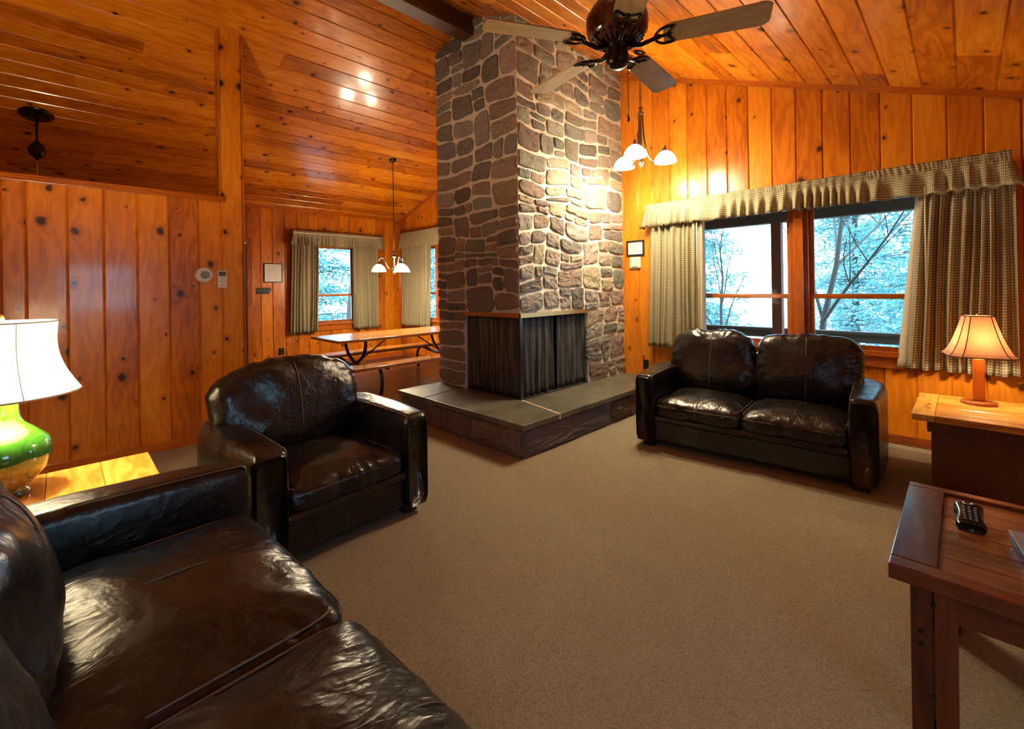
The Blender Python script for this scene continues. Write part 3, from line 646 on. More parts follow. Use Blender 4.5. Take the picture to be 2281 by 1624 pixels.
# ------------------------------------------------------------------ leather seating
def pillow(w, d, h, ps=6, pt=2.8, axis=2, res=26, seed=0, wr=.006, ws=5, crown=0, gath=1):
    """superquadric cushion: axis = the thin axis; ps = squareness of its outline, pt = of its thickness"""
    mb = MB(); idx = {}; V = []
    half = (w/2, d/2, h/2); A, B = [i for i in range(3) if i != axis]
    def add(p):
        key = tuple(round(c*res) for c in p)
        if key in idx: return idx[key]
        q = [abs(c) for c in p]
        f = (q[A]**ps+q[B]**ps)**(pt/ps)+q[axis]**pt; s = f**(-1/pt)
        P = Vector([p[i]*s*half[i] for i in range(3)])
        e = max(abs(P[A])/half[A], abs(P[B])/half[B])
        P[axis] += crown*(1-e*e)*(1 if p[axis] > 0 else -.2)
        n = Vector([P[i]/half[i]**2 for i in range(3)]).normalized()
        k = noise.noise(P*ws+Vector((seed, 0, 0)))*wr+noise.noise(P*ws*3.1+Vector((0, seed, 0)))*wr*.45*e*e
        # gathered creases fanning out toward the edges
        an = math.atan2(P[B], P[A])
        k += wr*.5*gath*e**5*sin(an*30+9*noise.noise(P*4+Vector((seed, 2, 0))))*max(0, noise.noise(P*5+Vector((7, seed, 0)))+.35)
        P += n*k
        idx[key] = len(V); V.append(tuple(P)); return idx[key]
    faces = []
    for ax in range(3):
        for sg in (-1, 1):
            u, v = [i for i in range(3) if i != ax]
            for i in range(res):
                for j in range(res):
                    q = []
                    for a, b in ((i, j), (i+1, j), (i+1, j+1), (i, j+1)):
                        p = [0, 0, 0]; p[ax] = sg; p[u] = -1+2*a/res; p[v] = -1+2*b/res; q.append(add(tuple(p)))
                    fl = (sg > 0) != (ax == 1)
                    faces.append(q if fl else q[::-1])
    mb.v = V
    for f_ in faces: mb.face(f_)
    def surf(dx, dy, dz):
        p = (dx, dy, dz); q = [abs(c) for c in p]; f = (q[A]**ps+q[B]**ps)**(pt/ps)+q[axis]**pt; s = f**(-1/pt)
        P = Vector([p[i]*s*half[i] for i in range(3)]); e = max(abs(P[A])/half[A], abs(P[B])/half[B])
        P[axis] += crown*(1-e*e)*(1 if p[axis] > 0 else -.2)
        return P
    return mb, surf
def rsec(x0, x1, z0, z1, y, p=7, n=36):
    cx_, cz, hw, hh = (x0+x1)/2, (z0+z1)/2, (x1-x0)/2, (z1-z0)/2; o = []
    for k in range(n):
        t = 2*pi*k/n; c, s = cos(t), sin(t); r = (abs(c)**p+abs(s)**p)**(-1/p); o.append((cx_+r*c*hw, y, cz+r*s*hh))
    return o
def loftm(secs):
    mb = MB(); b = mb.grid(secs, True); n = len(secs[0]); mb.cap(b, n, True); mb.cap(b+(len(secs)-1)*n, n); return mb
def sofa(name, label, cat, loc, rz, W_, n, D=.96, aw=.17, seatz=.46, armz=.645, backz=.93, seed=1, bp=3.6, bext=.07, boff=.03, lean=-13):
    root = thing(name, label, cat, loc, rz)
    iw = W_-2*aw
    # base
    b = MB(); b.box(-iw/2-.02, iw/2+.02, .045, D-.12, .05, .24); b.build('base', M['leather'], root, bevel=.02, seg=4)
    rows = []
    for k in range(41):
        x = lerp(-iw/2-.01, iw/2+.01, k/40); rows.append([(x, .062+.022*cos(t)*(1 if cos(t) < 0 else .3)-.028, .262+.030*sin(t)) for t in [2*pi*j/14 for j in range(14)]])
    mb = MB(); q = mb.grid(rows, True, flip=True); mb.cap(q, 14, True); mb.cap(q+40*14, 14); mb.build('front_roll', M['leather'], root, smooth=True)
    # arms
    for s in (-1, 1):
        secs = []
        for y, sc in ((-.0, .86), (.004, .93), (.014, .97), (.03, .99), (.06, 1), (.15, 1), (.28, 1), (.4, 1), (.52, 1), (.62, 1), (.72, 1), (.80, 1), (.87, 1), (.92, .99), (.945, .96), (.96, .90)):
            yy = y*D/.96; t = yy/D
            bul = .045*sin(min(1, t*1.1)*pi*.75)**2 if t > .1 else 0
            cur = .15*max(0, (t-.68)/.32)**2.2
            ow = iw/2+aw+bul-cur; inn = iw/2+.0-max(0, (t-.75))*.3; h = armz+.012*sin(t*pi)+.02*max(0, t-.6)
            cx_ = (ow+inn)/2; hw = (ow-inn)/2*sc; zt = .05+(h-.05)*(1-(1-sc)*.35); x0, x1 = cx_-hw, cx_+hw
            if s < 0: x0, x1 = -x1, -x0
            secs.append(rsec(x0, x1, .055, zt, yy, 9))
        secs = [[(x, y, z+(noise.noise(Vector((x*6, y*6, z*6+seed)))*.005)) for x, y, z in sc_] for sc_ in secs]
        a = loftm(secs).build('arm', M['leather'], root, smooth=True)
        sm = MB(); sx = s*(iw/2+aw*.5)
        e = s*(iw/2+.012); sm.tube([(e, .03, .14), (e, .012, .4), (e, .012, armz-.02), (e, .03, armz-.004), (e, .3, armz+.006), (e, .6, armz+.011)], .0028, 6)
        sm.build('seam', M['seam'], a, smooth=True)
    # back frame
    secs = []
    for k in range(13):
        t = k/12; x = lerp(-(iw/2+.03), iw/2+.03, t); rnd_ = max(0, abs(2*t-1)-.6)/.4
        secs.append([(x, yy+.03*(1-rnd_)-.03*rnd_, zz-(.10*rnd_**2 if zz > .5 else 0)) for (_, yy, zz) in [(0, D-.13+.10*cos(a_)*(abs(cos(a_))**-.5 if abs(cos(a_)) > .02 else 1)*1, .43+.37*sin(a_)*(abs(sin(a_))**-.6 if abs(sin(a_)) > .02 else 1)) for a_ in [2*pi*j/32+.02 for j in range(32)]]])
    loftm([s_[::-1] for s_ in secs]).build('back_frame', M['leather'], root, smooth=True)
    cw = iw/n
    for k in range(n):
        cx_ = -iw/2+cw*(k+.5)
        mb, sf = pillow(cw+.015, D-.26, .215, 9, 3.0, 2, 44, seed+k*7, .013, 5.5, .025)
        c = mb.build('seat_cushion', M['leather'], root, smooth=True, loc=(cx_, (D-.26)/2+.002, seatz-.115))
        sm = MB(); N_ = 40
        sm.tube([sf(.04, lerp(1, -1, i/N_)*1.0, .72 if i < N_ else .72) for i in range(N_+1)]+[sf(.04, -1, z) for z in (.5, .3, .1, -.2)], .0024, 6)
        for zz in (.62,):
            sm.tube([sf(lerp(-1, 1, i/N_), -1, zz*.55) for i in range(N_+1)], .0026, 6)
        for sg in (-1, 1): sm.tube([sf(sg, lerp(-1, 1, i/N_), .60) for i in range(N_+1)], .0042, 6)
        sm.build('seam', M['seam'], c, smooth=True)
        hgt = backz-seatz+.10
        mb, sf = pillow(cw+.01+bext, .26, hgt, bp, 2.5, 1, 48, seed+k*5+3, .025, 4.6, 0, .55)
        cx_ += boff if n == 1 else (boff if k == n-1 else -boff)
        c = mb.build('back_cushion', M['leather'], root, smooth=True, loc=(cx_, D-.27, seatz-.045+hgt/2)); c.rotation_euler = (R(lean), 0, R(random.uniform(-2, 2)))
        sm = MB(); sm.tube([sf(.02, -.75, lerp(-1, 1, i/N_))+Vector((0, -.004, 0)) for i in range(N_+1)], .0034, 6); sm.build('seam', M['seam'], c, smooth=True)
    for sx in (-1, 1):
        for y in (.06, D-.14): bx('foot', M['foot'], root, sx*(W_/2-.10)-.045, sx*(W_/2-.10)+.045, y, y+.08, 0, .06, bevel=.004)
    return root
sofa('loveseat', 'dark leather two-cushion loveseat in front of the large window', 'sofa', (-1.27, 3.77, 0), R(5.3), 1.73, 2, seed=2, backz=.96)
sofa('leather_armchair', 'wide brown leather armchair beside the knotty pine half wall', 'armchair', (-2.465, 1.175, 0), R(94.3), 1.06, 1, D=1.02, seed=31, backz=.94, bp=3.3, bext=.22, boff=-.03)
sofa('leather_sofa', 'dark leather sofa in the left foreground with scuffed seat cushions', 'sofa', (-1.385, .655, 0), R(182.5), 2.30, 2, D=1.07, seed=51, backz=.88, seatz=.49, bext=.0, boff=0)
# ------------------------------------------------------------------ tables
t = thing('end_table', 'dark end table with bright golden top holding the small tan-shaded lamp', 'side table', (.10, 4.51, 0))
mb = MB()
mb.box(-.365, -.25, -.405, .405, .505, .55, (.9, 0, 0))
for k in range(5): mb.box(-.248, .36, -.405+k*.162, -.405+(k+1)*.162-.0015, .506, .55)
mb.build('tabletop', M['golden'], t, bevel=.004)
for k in (-1, 0, 1): MB().tube([(-.30+.012*(k % 2), -.10+k*.07, .545), (-.30+.012*(k % 2), -.10+k*.07, .5515)], .011, 10).build('peg', M['redbrown'], t)
bx('apron', M['cabinet'], t, -.29, .30, -.33, .33, .42, .506, bevel=.004)
mb = MB(); [mb.box(-.27, .28, -.31+k*.155, -.31+(k+1)*.155-.001, .03, .42) for k in range(4)]; mb.build('cabinet_body', M['cabinet'], t, bevel=.003)
t = thing('end_table', 'golden pine end table between armchair and foreground sofa under the green lamp', 'side table', (-2.95, -.06, 0))
mb = MB(); [mb.box(-.32, .30, -.40+k*.2, -.40+(k+1)*.2-.001, .51, .55) for k in range(4)]; mb.build('tabletop', M['golden'], t, bevel=.004)
bx('apron', M['cabinet'], t, -.27, .25, -.35, .35, .42, .51, bevel=.004)
for sx in (-.27, .20):
    for sy in (-.35, .30): bx('leg', M['cabinet'], t, sx, sx+.05, sy, sy+.05, 0, .42, bevel=.004)
# coffee table
t = thing('coffee_table', 'red-brown planked coffee table with framed top holding the remote', 'coffee table', (.215, 2.31, 0))
X0, X1, Y0, Y1, Z1 = -.40, .40, -.42, .42, .54
mb = MB(); mb.box(X0, X0+.115, Y0+.065, Y1-.05, Z1-.05, Z1); mb.box(X1-.115, X1, Y0+.065, Y1-.05, Z1-.05, Z1); mb.box(X0, X1, Y0, Y0+.0635, Z1-.05, Z1); mb.box(X0, X1, Y1-.0485, Y1, Z1-.05, Z1)
mb.build('top_frame', M['redbrown'], t, bevel=.004)
mb = MB(); yy = spread(Y0+.065, Y1-.05, .12, .05)
for a, b in zip(yy[:-1], yy[1:]): mb.box(X0+.115, X1-.115, a+.002, b-.002, Z1-.05, Z1-.014)
mb.build('plank_panel', M['table_plank'], t, bevel=.002)
mb = MB(); mb.box(X0+.05, X1-.05, Y0+.05, Y0+.075, .39, .49); mb.box(X0+.05, X1-.05, Y1-.075, Y1-.05, .39, .49); mb.box(X0+.05, X0+.075, Y0+.05, Y1-.05, .39, .49); mb.box(X1-.075, X1-.05, Y0+.05, Y1-.05, .39, .49)
mb.build('apron', M['redbrown'], t, bevel=.003)
for sx in (-1, 1):
    for sy in (-1, 1):
        cx_, cy_ = sx*(X1-.105), sy*(Y1-.095); lg = MB(); lg.box(cx_-.055, cx_-.001, cy_-.055, cy_+.055, 0, .49); lg.box(cx_+.001, cx_+.055, cy_-.055, cy_+.055, 0, .49)
        l = lg.build('leg', M['redbrown'], t, bevel=.004)
        for dx, z in ((.0, .43), (-.03, .335), (-.03, .295), (-.005, .14)): MB().tube([(cx_+dx, cy_-.054, z), (cx_+dx, cy_-.0575, z)], .007, 10).build('peg', M['foot'], l)
# remote and box on the coffee table
t = thing('remote_control', 'chunky black waisted remote control with buttons on the coffee table', 'remote control', (.005, 2.405, .526), R(4))
t.scale = (.84, .9, .84)
secs = []
for k in range(15):
    s = k/14; y = lerp(-.062, .062, s); w = .040+.012*abs(2*s-1)**1.5; zt = lerp(.042, .090, s); zb = lerp(0, .03, max(0, s-.4))
    e = 1-max(0, abs(2*s-1)-.85)*1.2
    secs.append([(x, y, z) for x, _, z in rsec(-w*e, w*e, zb, zt*e+zb*(1-e), y, 5, 28)])
loftm(secs).build('body', M['black_plastic'], t, smooth=True)
for r_ in range(6):
    for c_ in (-1, 0, 1): MB().lathe([(0, .005), (.0052, .0045), (.006, 0)][::-1], 10, (c_*.018, -.046+r_*.0135, lerp(.042, .090, (.016+r_*.0135)/.124)+.0012)).build('button', M['grey_plastic'], t, smooth=True)
MB().lathe([(.021, 0), (.021, .003), (.012, .004), (.012, .002), (0, .002)], 24, (0, .047, .083)).build('navigation_ring', M['nickel'], t, smooth=True)
t = thing('small_box', 'grey-topped black box at the right edge of the coffee table', 'box', (.192, 2.27, .526), R(8))
bx('body', M['black_plastic'], t, -.075, .08, -.09, .10, 0, .034, bevel=.004); bx('lid', M['grey_plastic'], t, -.078, .083, -.093, .103, .034, .042, bevel=.002)
# picnic table
t = thing('picnic_table', 'varnished picnic table with attached benches in the dining area behind the chimney', 'picnic table', (-6.35, 3.78, 0))
def planks(name, x0, x1, y0, y1, z0, z1, n):
    mb = MB(); w = (x1-x0)/n
    for k in range(n): mb.box(x0+k*w, x0+(k+1)*w-.003, y0, y1, z0, z1)
    return mb.build(name, M['bench'], t, bevel=.005)
planks('tabletop', -.50, .46, -1.17, 1.17, .722, .76, 2); planks('bench_seat', -.80, -.42, -1.27, 1.12, .412, .45, 1); planks('bench_seat', .68, 1.0, -1.22, 1.12, .412, .45, 1)
for y in (-.72, .85):
    mb = MB()
    for s in (-1, 1):
        pts = bez((-.32*s, y, .72), (-.34*s, y, .52), (-.18*s, y, .42), (.02*s, y, .36), 10)+bez((.02*s, y, .36), (.25*s, y, .30), (.42*s, y, .39), (.60*s, y, .395), 8)[1:]+bez((.60*s, y, .395), (.82*s, y, .40), (.80*s, y, .15), (.74*s, y, .02), 10)[1:]
        mb.tube(pts, .024, 10)
    mb.tube([(-.62, y, .395), (-.80, y, .40)], .02, 8); mb.tube([(.62, y, .395), (.95, y, .40)], .02, 8)
    mb.build('leg_frame', M['black_metal'], t, smooth=True)
for y0, y1 in ((-.70, -.15), (.83, .28)): MB().tube([(0, y0, .36), (0, y1, .72)], .010, 8).build('brace', M['black_metal'], t)
# ------------------------------------------------------------------ ceiling fan
FC = (-1.188, 1.943, 2.64)
t = thing('ceiling_fan', 'five-blade ceiling fan with dark bronze motor and pale oak blades', 'ceiling fan', FC)
zr_ = zc(FC[0])-FC[2]
MB().lathe([(.0, .0), (.045, .0), (.06, .012), (.06, .03)][::-1], 24, (0, 0, zr_-.06)).build('canopy', M['bronze'], t, True)
MB().tube([(0, 0, .2), (0, 0, zr_-.02)], .013, 12).build('downrod', M['bronze'], t, True)
MB().lathe([(0, -.015), (.07, -.012), (.115, .012), (.145, .05), (.15, .09), (.148, .13), (.12, .175), (.06, .20), (.03, .23), (0, .23)], 40).build('motor_housing', M['redbrown'], t, True)
MB().lathe([(0, -.125), (.03, -.122), (.052, -.105), (.058, -.08), (.05, -.05), (.05, -.02), (.066, -.008), (0, 0)], 32).build('switch_housing', M['bronze'], t, True)
mb = MB()
for k in range(24):
    a = 2*pi*k/24; mb.tube([(.07*cos(a), .07*sin(a), -.012), (.125*cos(a), .125*sin(a), .022)], .006, 6)
mb.build('vent_ring', M['bronze'], t, True)
PH = -2.092
for k in range(5):
    a = PH+k*2*pi/5
    def blade_pt(r_, w_, z_): return (r_, w_, z_)
    b = MB(); rows = []; NB = 26
    for i in range(NB+1):
        s = i/NB; r_ = lerp(.215, .665, s); w = lerp(.062, .076, s)
        if s > .9: w *= math.sqrt(max(.0, 1-((s-.9)/.1)**2.4*.55))
        if s < .06: w *= .80+.2*(s/.06)
        rows.append([(r_, -w, -.003), (r_, w, -.003), (r_, w, .003), (r_, -w, .003)])
    q = b.grid(rows, True, lambda i, j: ([-1, 1, 1, -1, -1][j]*.06+k*.4, i/NB*.5)); b.cap(q, 4, True); b.cap(q+NB*4, 4)
    br = MB()
    br.tube([(.06, 0, -.02), (.11, 0, -.035), (.16, 0, -.02), (.20, 0, -.008)], [.014, .011, .010, .012], 10)
    for sg in (-1, 1):
        br.tube(bez((.175, 0, -.014), (.185, sg*.05, -.012), (.215, sg*.062, -.010), (.262, sg*.052, -.007), 8), .0065, 8)
        br.tube([(.262, sg*.052, -.007), (.245, sg*.025, -.007), (.225, 0, -.008)], .005, 6)
    br.tube([(.19, 0, -.010), (.25, 0, -.006)], .008, 8)
    Mx = Matrix.Rotation(a, 4, 'Z') @ Matrix.Rotation(R(-10), 4, 'X')
    o = b.build('blade', M['blade'], t, bevel=.001); o.matrix_local = Mx
    o2 = br.build('blade_bracket', M['bronze'], o, True)
mb = MB()
for k in range(34): mb.lathe([(0, -.003), (.003, 0), (0, .003)], 6, (.035, .035, -.10-k*.0075), caps=False)
mb.tube([(.035, .035, -.10), (.035, .035, -.36)], .0012, 5); mb.lathe([(0, -.03), (.006, -.02), (.004, 0)], 8, (.035, .035, -.36))
mb.build('pull_chain', M['bronze'], t)
# ------------------------------------------------------------------ chandeliers
def shade_prof(r, h):
    o = [(.022, 0), (.034, -.004), (.062*r/.11, -.022*h/.11), (.086*r/.11, -.05*h/.11), (.102*r/.11, -.08*h/.11), (r, -h)]
    return o+[(x-.004, z-.001) for x, z in o[::-1]]
def chandelier(name, label, C, ztop, rel, arm_r, watts, chain, sr=.115, sh=.12):
    x, y, z = C; t = thing(name, label, 'chandelier', (x, y, z)); H = zc(x)-z
    mb = MB(); sl = ML if x < RX else -MR
    mb.lathe([(.0, -.03), (.02, -.03), (.05, -.022), (.062, -.008), (.064, .02)], 28); c = mb.build('canopy', M['bronze'], t, True, loc=(0, 0, H)); c.rotation_euler = (0, -math.atan(sl), 0)
    mb = MB(); zt = ztop-z
    if chain:
        kk = int((H-zt)/.032)
        for k in range(kk):
            z0 = zt+.01+k*.032; al = pi/2*(k % 2); pts = [(.008*cos(q)*cos(al), .008*cos(q)*sin(al), z0+.018*sin(q)+.016) for q in [2*pi*j/10 for j in range(11)]]
            mb.tube(pts, .0028, 5, caps=False)
        mb.build('chain', M['bronze'], t, True)
    else: mb.tube([(0, 0, zt), (0, 0, H-.02)], .006, 8); mb.build('rod', M['bronze'], t, True)
    hb_ = .0
    MB().lathe([(0, zt+.01), (.012, zt+.005), (.026, zt-.012), (.012, zt-.03), (.016, zt-.05), (.030, zt-.058), (.036, zt-.075), (.026, zt-.085), (.011, zt-.10), (.011, -.10), (.022, -.115), (.024, -.135), (.01, -.155), (.012, -.17), (0, -.18)][::-1], 24).build('column', M['nickel'], t, True)
    sz = -.0
    for k in range(3):
        a = rel+k*2*pi/3
        t0 = zt-.08
        pts = [(p[0]*cos(a), p[0]*sin(a), p[1]) for p in [(q[0], q[2]) for q in bez((.022, 0, t0), (.022, 0, t0*.35), (.05, 0, -.05), (.12, 0, -.115), 12)+bez((.12, 0, -.115), (.16, 0, -.15), (.19, 0, -.04), (arm_r, 0, .045), 12)[1:]]]
        if not chain:
            pts = [(p[0]*cos(a), p[0]*sin(a), p[1]) for p in [(q[0], q[2]) for q in bez((.01, 0, -.05), (.08, 0, -.14), (.12, 0, .0), (.15, 0, .07), 10)+bez((.15, 0, .07), (.18, 0, .13), (arm_r, 0, .12), (arm_r, 0, .045), 10)[1:]]]
        ar = MB().tube(pts, .009, 8).build('arm', M['nickel'], t, True)
        sx, sy = arm_r*cos(a), arm_r*sin(a)
        MB().lathe([(0, .06), (.008, .055), (.014, .04), (.012, .02), (.024, .008), (.026, -.01)][::-1], 16, (sx, sy, 0)).build('socket', M['nickel'], t, True)
        sh_o = MB().lathe(shade_prof(sr, sh), 32, (sx, sy, 0), caps=False).build('shade', M['glass_shade'], t, True)
        MB().lathe([(0, -.095), (.016, -.088), (.024, -.07), (.022, -.05), (.012, -.03), (.012, -.015)], 16, (sx, sy, 0)).build('bulb', M['bulb'], sh_o, True)
        point_light('bulb_light', (sx, sy, -sh-.012), watts, t, .035)
    return t
chandelier('chandelier', 'three-light chandelier hanging on a chain in front of the chimney right face', (-2.40, 4.36, 2.87), 3.34, R(45), .255, L_CHAND, True)
chandelier('chandelier', 'three-light chandelier on a long rod above the picnic table', (-6.70, 3.93, 1.86), 2.06, R(45+190), .25, L_DINE, False)
# kitchen pendant behind the half wall
t = thing('pendant_lamp', 'small dark globe pendant on a round canopy above the half wall', 'pendant lamp', (-7.21, -.175, 3.04))
c = MB().lathe([(0, -.045), (.02, -.043), (.10, -.03), (.14, -.008), (.145, .01)], 36).build('canopy', M['bronze'], t, True, loc=(0, 0, zc(-7.21)-3.04)); c.rotation_euler = (0, -math.atan(ML), 0)
MB().tube([(0, 0, .07), (0, 0, zc(-7.21)-3.06)], .011, 8).build('rod', M['bronze'], t, True)
MB().lathe([(0, -.095), (.03, -.088), (.06, -.06), (.072, -.02), (.072, .01), (.06, .045), (.03, .08), (.014, .10), (0, .10)], 32).build('globe', M['bronze'], t, True)
MB().lathe([(0, -.12), (.015, -.112), (.012, -.09)], 12).build('finial', M['bronze'], t, True)
MB().tube([(0, 0, -.11), (0, 0, -.62)], .003, 6).build('pull_cord', M['white_rod'], t)
# ------------------------------------------------------------------ lamps
t = thing('table_lamp', 'large green glazed gourd lamp with white bell shade at the left edge', 'lamp', (-3.03, -.19, .55))
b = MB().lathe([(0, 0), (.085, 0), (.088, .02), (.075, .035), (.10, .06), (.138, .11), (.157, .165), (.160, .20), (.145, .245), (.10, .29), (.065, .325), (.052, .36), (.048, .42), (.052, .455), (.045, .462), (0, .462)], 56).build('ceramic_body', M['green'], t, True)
MB().tube([(0, 0, .46), (0, 0, .56)], .008, 10).build('socket', M['brass'], t, True)
prof = [(lerp(.255, .178, s)+(-.034)*sin(s*pi)*1.0, lerp(.45, .775, s)) for s in [i/14 for i in range(15)]]
sh = MB().lathe(prof, 56, caps=False).build('lamp_shade', M['shade_white'], t, True, solid=.003)
mb = MB()
for (r_, z_) in (prof[0], prof[-1]): mb.tube([(r_*cos(q), r_*sin(q), z_) for q in [2*pi*i/56 for i in range(57)]], .004, 6, caps=False)
for k in range(8): mb.tube([(r_*1.004*cos(pi/4*k+.3), r_*1.004*sin(pi/4*k+.3), z_) for r_, z_ in prof], .0022, 5)
mb.build('shade_trim', M['lining'], sh, True)
MB().lathe([(0, .56), (.014, .57), (.03, .61), (.033, .64), (.02, .67), (0, .68)], 20).build('bulb', M['bulb'], t, True)
MB().tube([(-.178, 0, .765), (0, 0, .78), (.178, 0, .765)], .0025, 6).build('spider', M['brass'], t); MB().lathe([(0, .775), (.012, .785), (.008, .805), (0, .815)], 12).build('finial', M['brass'], t, True)
point_light('bulb_light', (-3.03, -.19, .55+.715), L_GREEN, None, .035)
t = thing('table_lamp', 'small wooden column lamp with tan ribbed shade on the right end table', 'lamp', (.068, 4.72, .55))
MB().lathe([(0, 0), (.094, 0), (.097, .008), (.094, .02), (.088, .024), (0, .024)], 44).build('base', M['lampwood'], t, True)
bx('column', M['lampwood'], t, -.032, .032, -.032, .032, .024, .335, bevel=.008)
MB().tube([(0, 0, .33), (0, 0, .40)], .012, 10).build('socket', M['white_plastic'], t, True)
def octo(r, z, cut=.30):
    c = r*cut; return [(r, -r+c, z), (r, r-c, z), (r-c, r, z), (-r+c, r, z), (-r, r-c, z), (-r, -r+c, z), (-r+c, -r, z), (r-c, -r, z)]
def rf(s): return lerp(.178, .074, s**.62)
rows = [[(x, y, z) for x, y, z in octo(rf(i/12), lerp(.352, .640, i/12))] for i in range(13)]
mb = MB(); mb.grid(rows, True); sh = mb.build('lamp_shade', M['shade_tan'], t, solid=.003); sh.rotation_euler = (0, 0, R(12))
mb = MB()
for j in range(8): mb.tube([Vector(rows[i][j])*1.003 for i in range(13)], .0028, 5)
for rr in (rows[0], rows[-1]): mb.tube(rr+[rr[0]], .0038, 6)
mb.build('shade_trim', M['shade_trim'], sh)
MB().lathe([(0, .40), (.013, .405), (.014, .41), (.014, .415), (.010, .42), (0, .42)], 20).build('bulb', M['bulb'], t, True)
MB().lathe([(0, .635), (.012, .64), (.007, .655), (0, .662)], 12).build('finial', M['brass'], t, True)
point_light('bulb_light', (.068, 4.72, .55+.455), L_SMALL, None, .03)
# ------------------------------------------------------------------ small things on the walls
def on_wall(name, label, cat, P, rz):          # local -y faces the room
    return thing(name, label, cat, P, rz)
t = on_wall('framed_notice', 'small black-framed notice on the wall between chimney and curtain', 'picture', (-2.997, YW, 1.93), 0)
mb = MB(); mb.box(-.125, .125, -.022, 0, .08, .1); mb.box(-.125, .125, -.022, 0, -.1, -.08); mb.box(-.125, -.105, -.022, 0, -.08, .08); mb.box(.105, .125, -.022, 0, -.08, .08); mb.build('frame', M['black_plastic'], t, bevel=.003)
pp = bx('paper', M['paper'], t, -.105, .105, -.010, -.001, -.08, .08)
mb = MB(); [mb.box(-.05-.02*(k % 2), .05+.02*(k % 3), -.0112, -.0098, .05-k*.022, .054-k*.022) for k in range(5)]; mb.build('print', M['ink'], pp)
t = on_wall('thermostat', 'white square thermostat below the small framed notice', 'thermostat', (-3.0, YW, 1.742), 0)
bx('cover', M['white_plastic'], t, -.078, .078, -.028, 0, -.074, .074, bevel=.012, seg=4); bx('display', M['paper'], t, -.035, .035, -.0295, -.027, .0, .045); bx('slot', M['screen_grey'], t, -.045, .045, -.0295, -.027, -.062, -.052)
t = on_wall('wall_outlet', 'black outlet low on the wall just left of the loveseat', 'outlet', (-2.875, YW, .44), 0)
bx('plate', M['black_plastic'], t, -.038, .038, -.008, 0, -.06, .06, bevel=.003); [bx('socket', M['foot'], t, -.018, .018, -.011, -.007, z-.015, z+.015, bevel=.002) for z in (-.028, .028)]
t = on_wall('thermostat', 'round white thermostat on the knotty pine half wall', 'thermostat', (XL, .975, 1.612), R(90))
o = MB().lathe([(.074, 0), (.074, .012), (.066, .022), (.05, .026), (0, .026)], 40).build('cover', M['white_plastic'], t, True); o.rotation_euler = (R(90), 0, 0)
o = MB().lathe([(.036, .025), (.036, .034), (.028, .037), (0, .037)], 32).build('dial', M['grey_plastic'], t, True); o.rotation_euler = (R(90), 0, 0); o.location = (.012, 0, 0)
t = on_wall('remote_control', 'white wall-hung remote control beside the round thermostat', 'remote control', (XL, 1.128, 1.572), R(90))
bx('body', M['white_plastic'], t, -.042, .042, -.024, 0, -.088, .088, bevel=.01, seg=3); bx('display', M['screen_grey'], t, -.032, .032, -.0255, -.023, .03, .074)
mb = MB(); [mb.box(-.022, .022, -.0255, -.0235, z, z+.008) for z in (.008, -.012, -.032)]; mb.box(-.01, .01, -.0257, -.0235, -.066, -.058); mb.build('button', M['ink'], t)
t = on_wall('framed_notice', 'black-framed printed page on the dining wall left of the curtain', 'picture', (XD, 2.668, 1.765), R(90))
mb = MB(); mb.box(-.155, .155, -.02, 0, .155, .172); mb.box(-.155, .155, -.02, 0, -.172, -.155); mb.box(-.155, -.138, -.02, 0, -.155, .155); mb.box(.138, .155, -.02, 0, -.155, .155); mb.build('frame', M['black_plastic'], t, bevel=.002)
pp = bx('paper', M['paper'], t, -.138, .138, -.010, -.001, -.155, .155)
mb = MB(); [mb.box(-.10, .10-.03*(k % 3 == 2), -.0112, -.0098, .115-k*.023, .121-k*.023) for k in range(11)]; mb.build('print', M['ink'], pp)
t = on_wall('switch_plate', 'black multi-switch plate below the framed page on the dining wall', 'light switch', (XD, 2.50, 1.448), R(90))
bx('plate', M['black_plastic'], t, -.105, .105, -.008, 0, -.055, .055, bevel=.003); [bx('toggle', M['screen_grey'], t, x-.012, x+.012, -.014, -.007, -.02, .02, bevel=.002) for x in (-.065, -.02, .025, .07)]
t = on_wall('wall_outlet', 'black outlet low on the dining wall beneath the curtain', 'outlet', (XD, 2.787, .355), R(90))
bx('plate', M['black_plastic'], t, -.045, .045, -.008, 0, -.065, .065, bevel=.003); [bx('socket', M['foot'], t, -.018, .018, -.011, -.007, z-.015, z+.015, bevel=.002) for z in (-.028, .028)]
# ------------------------------------------------------------------ outdoors
gm = MB(); N_ = 40
gm.grid([[(lerp(-45, 40, i/N_), lerp(-25, 50, j/N_), -.9+.25*noise.noise(Vector((i*.4, j*.4, 0)))-.02*max(0, lerp(-25, 50, j/N_)-10)) for i in range(N_+1)] for j in range(N_+1)], flip=True)
struct(gm.build('ground', M['ground'], smooth=True))
t = thing('porch', 'weathered porch with rails, posts and dark roof beam outside the large window', 'porch', (-3, 6.4, 0))
mb = MB(); [mb.box(-6.0, 5.5, -.95+k*.145, -.95+k*.145+.138, -.14, -.10) for k in range(14)]; mb.build('deck_boards', M['deck'], t)
bx('top_rail', M['deck'], t, -6.0, 5.5, .85, .97, .765, .805, bevel=.005); bx('side_rail', M['deck'], t, -6.0, 5.5, .93, .97, .66, .765, bevel=.005)
bx('bottom_rail', M['deck'], t, -6.0, 5.5, .93, .97, .28, .37, bevel=.005)
for k, x in enumerate((-4.3, -1.6, 1.21, 3.4)): bx('rail_post', M['deck'], t, x-.05, x+.05, .86, .96, -.9, .765 if k != 2 else .765, bevel=.004)
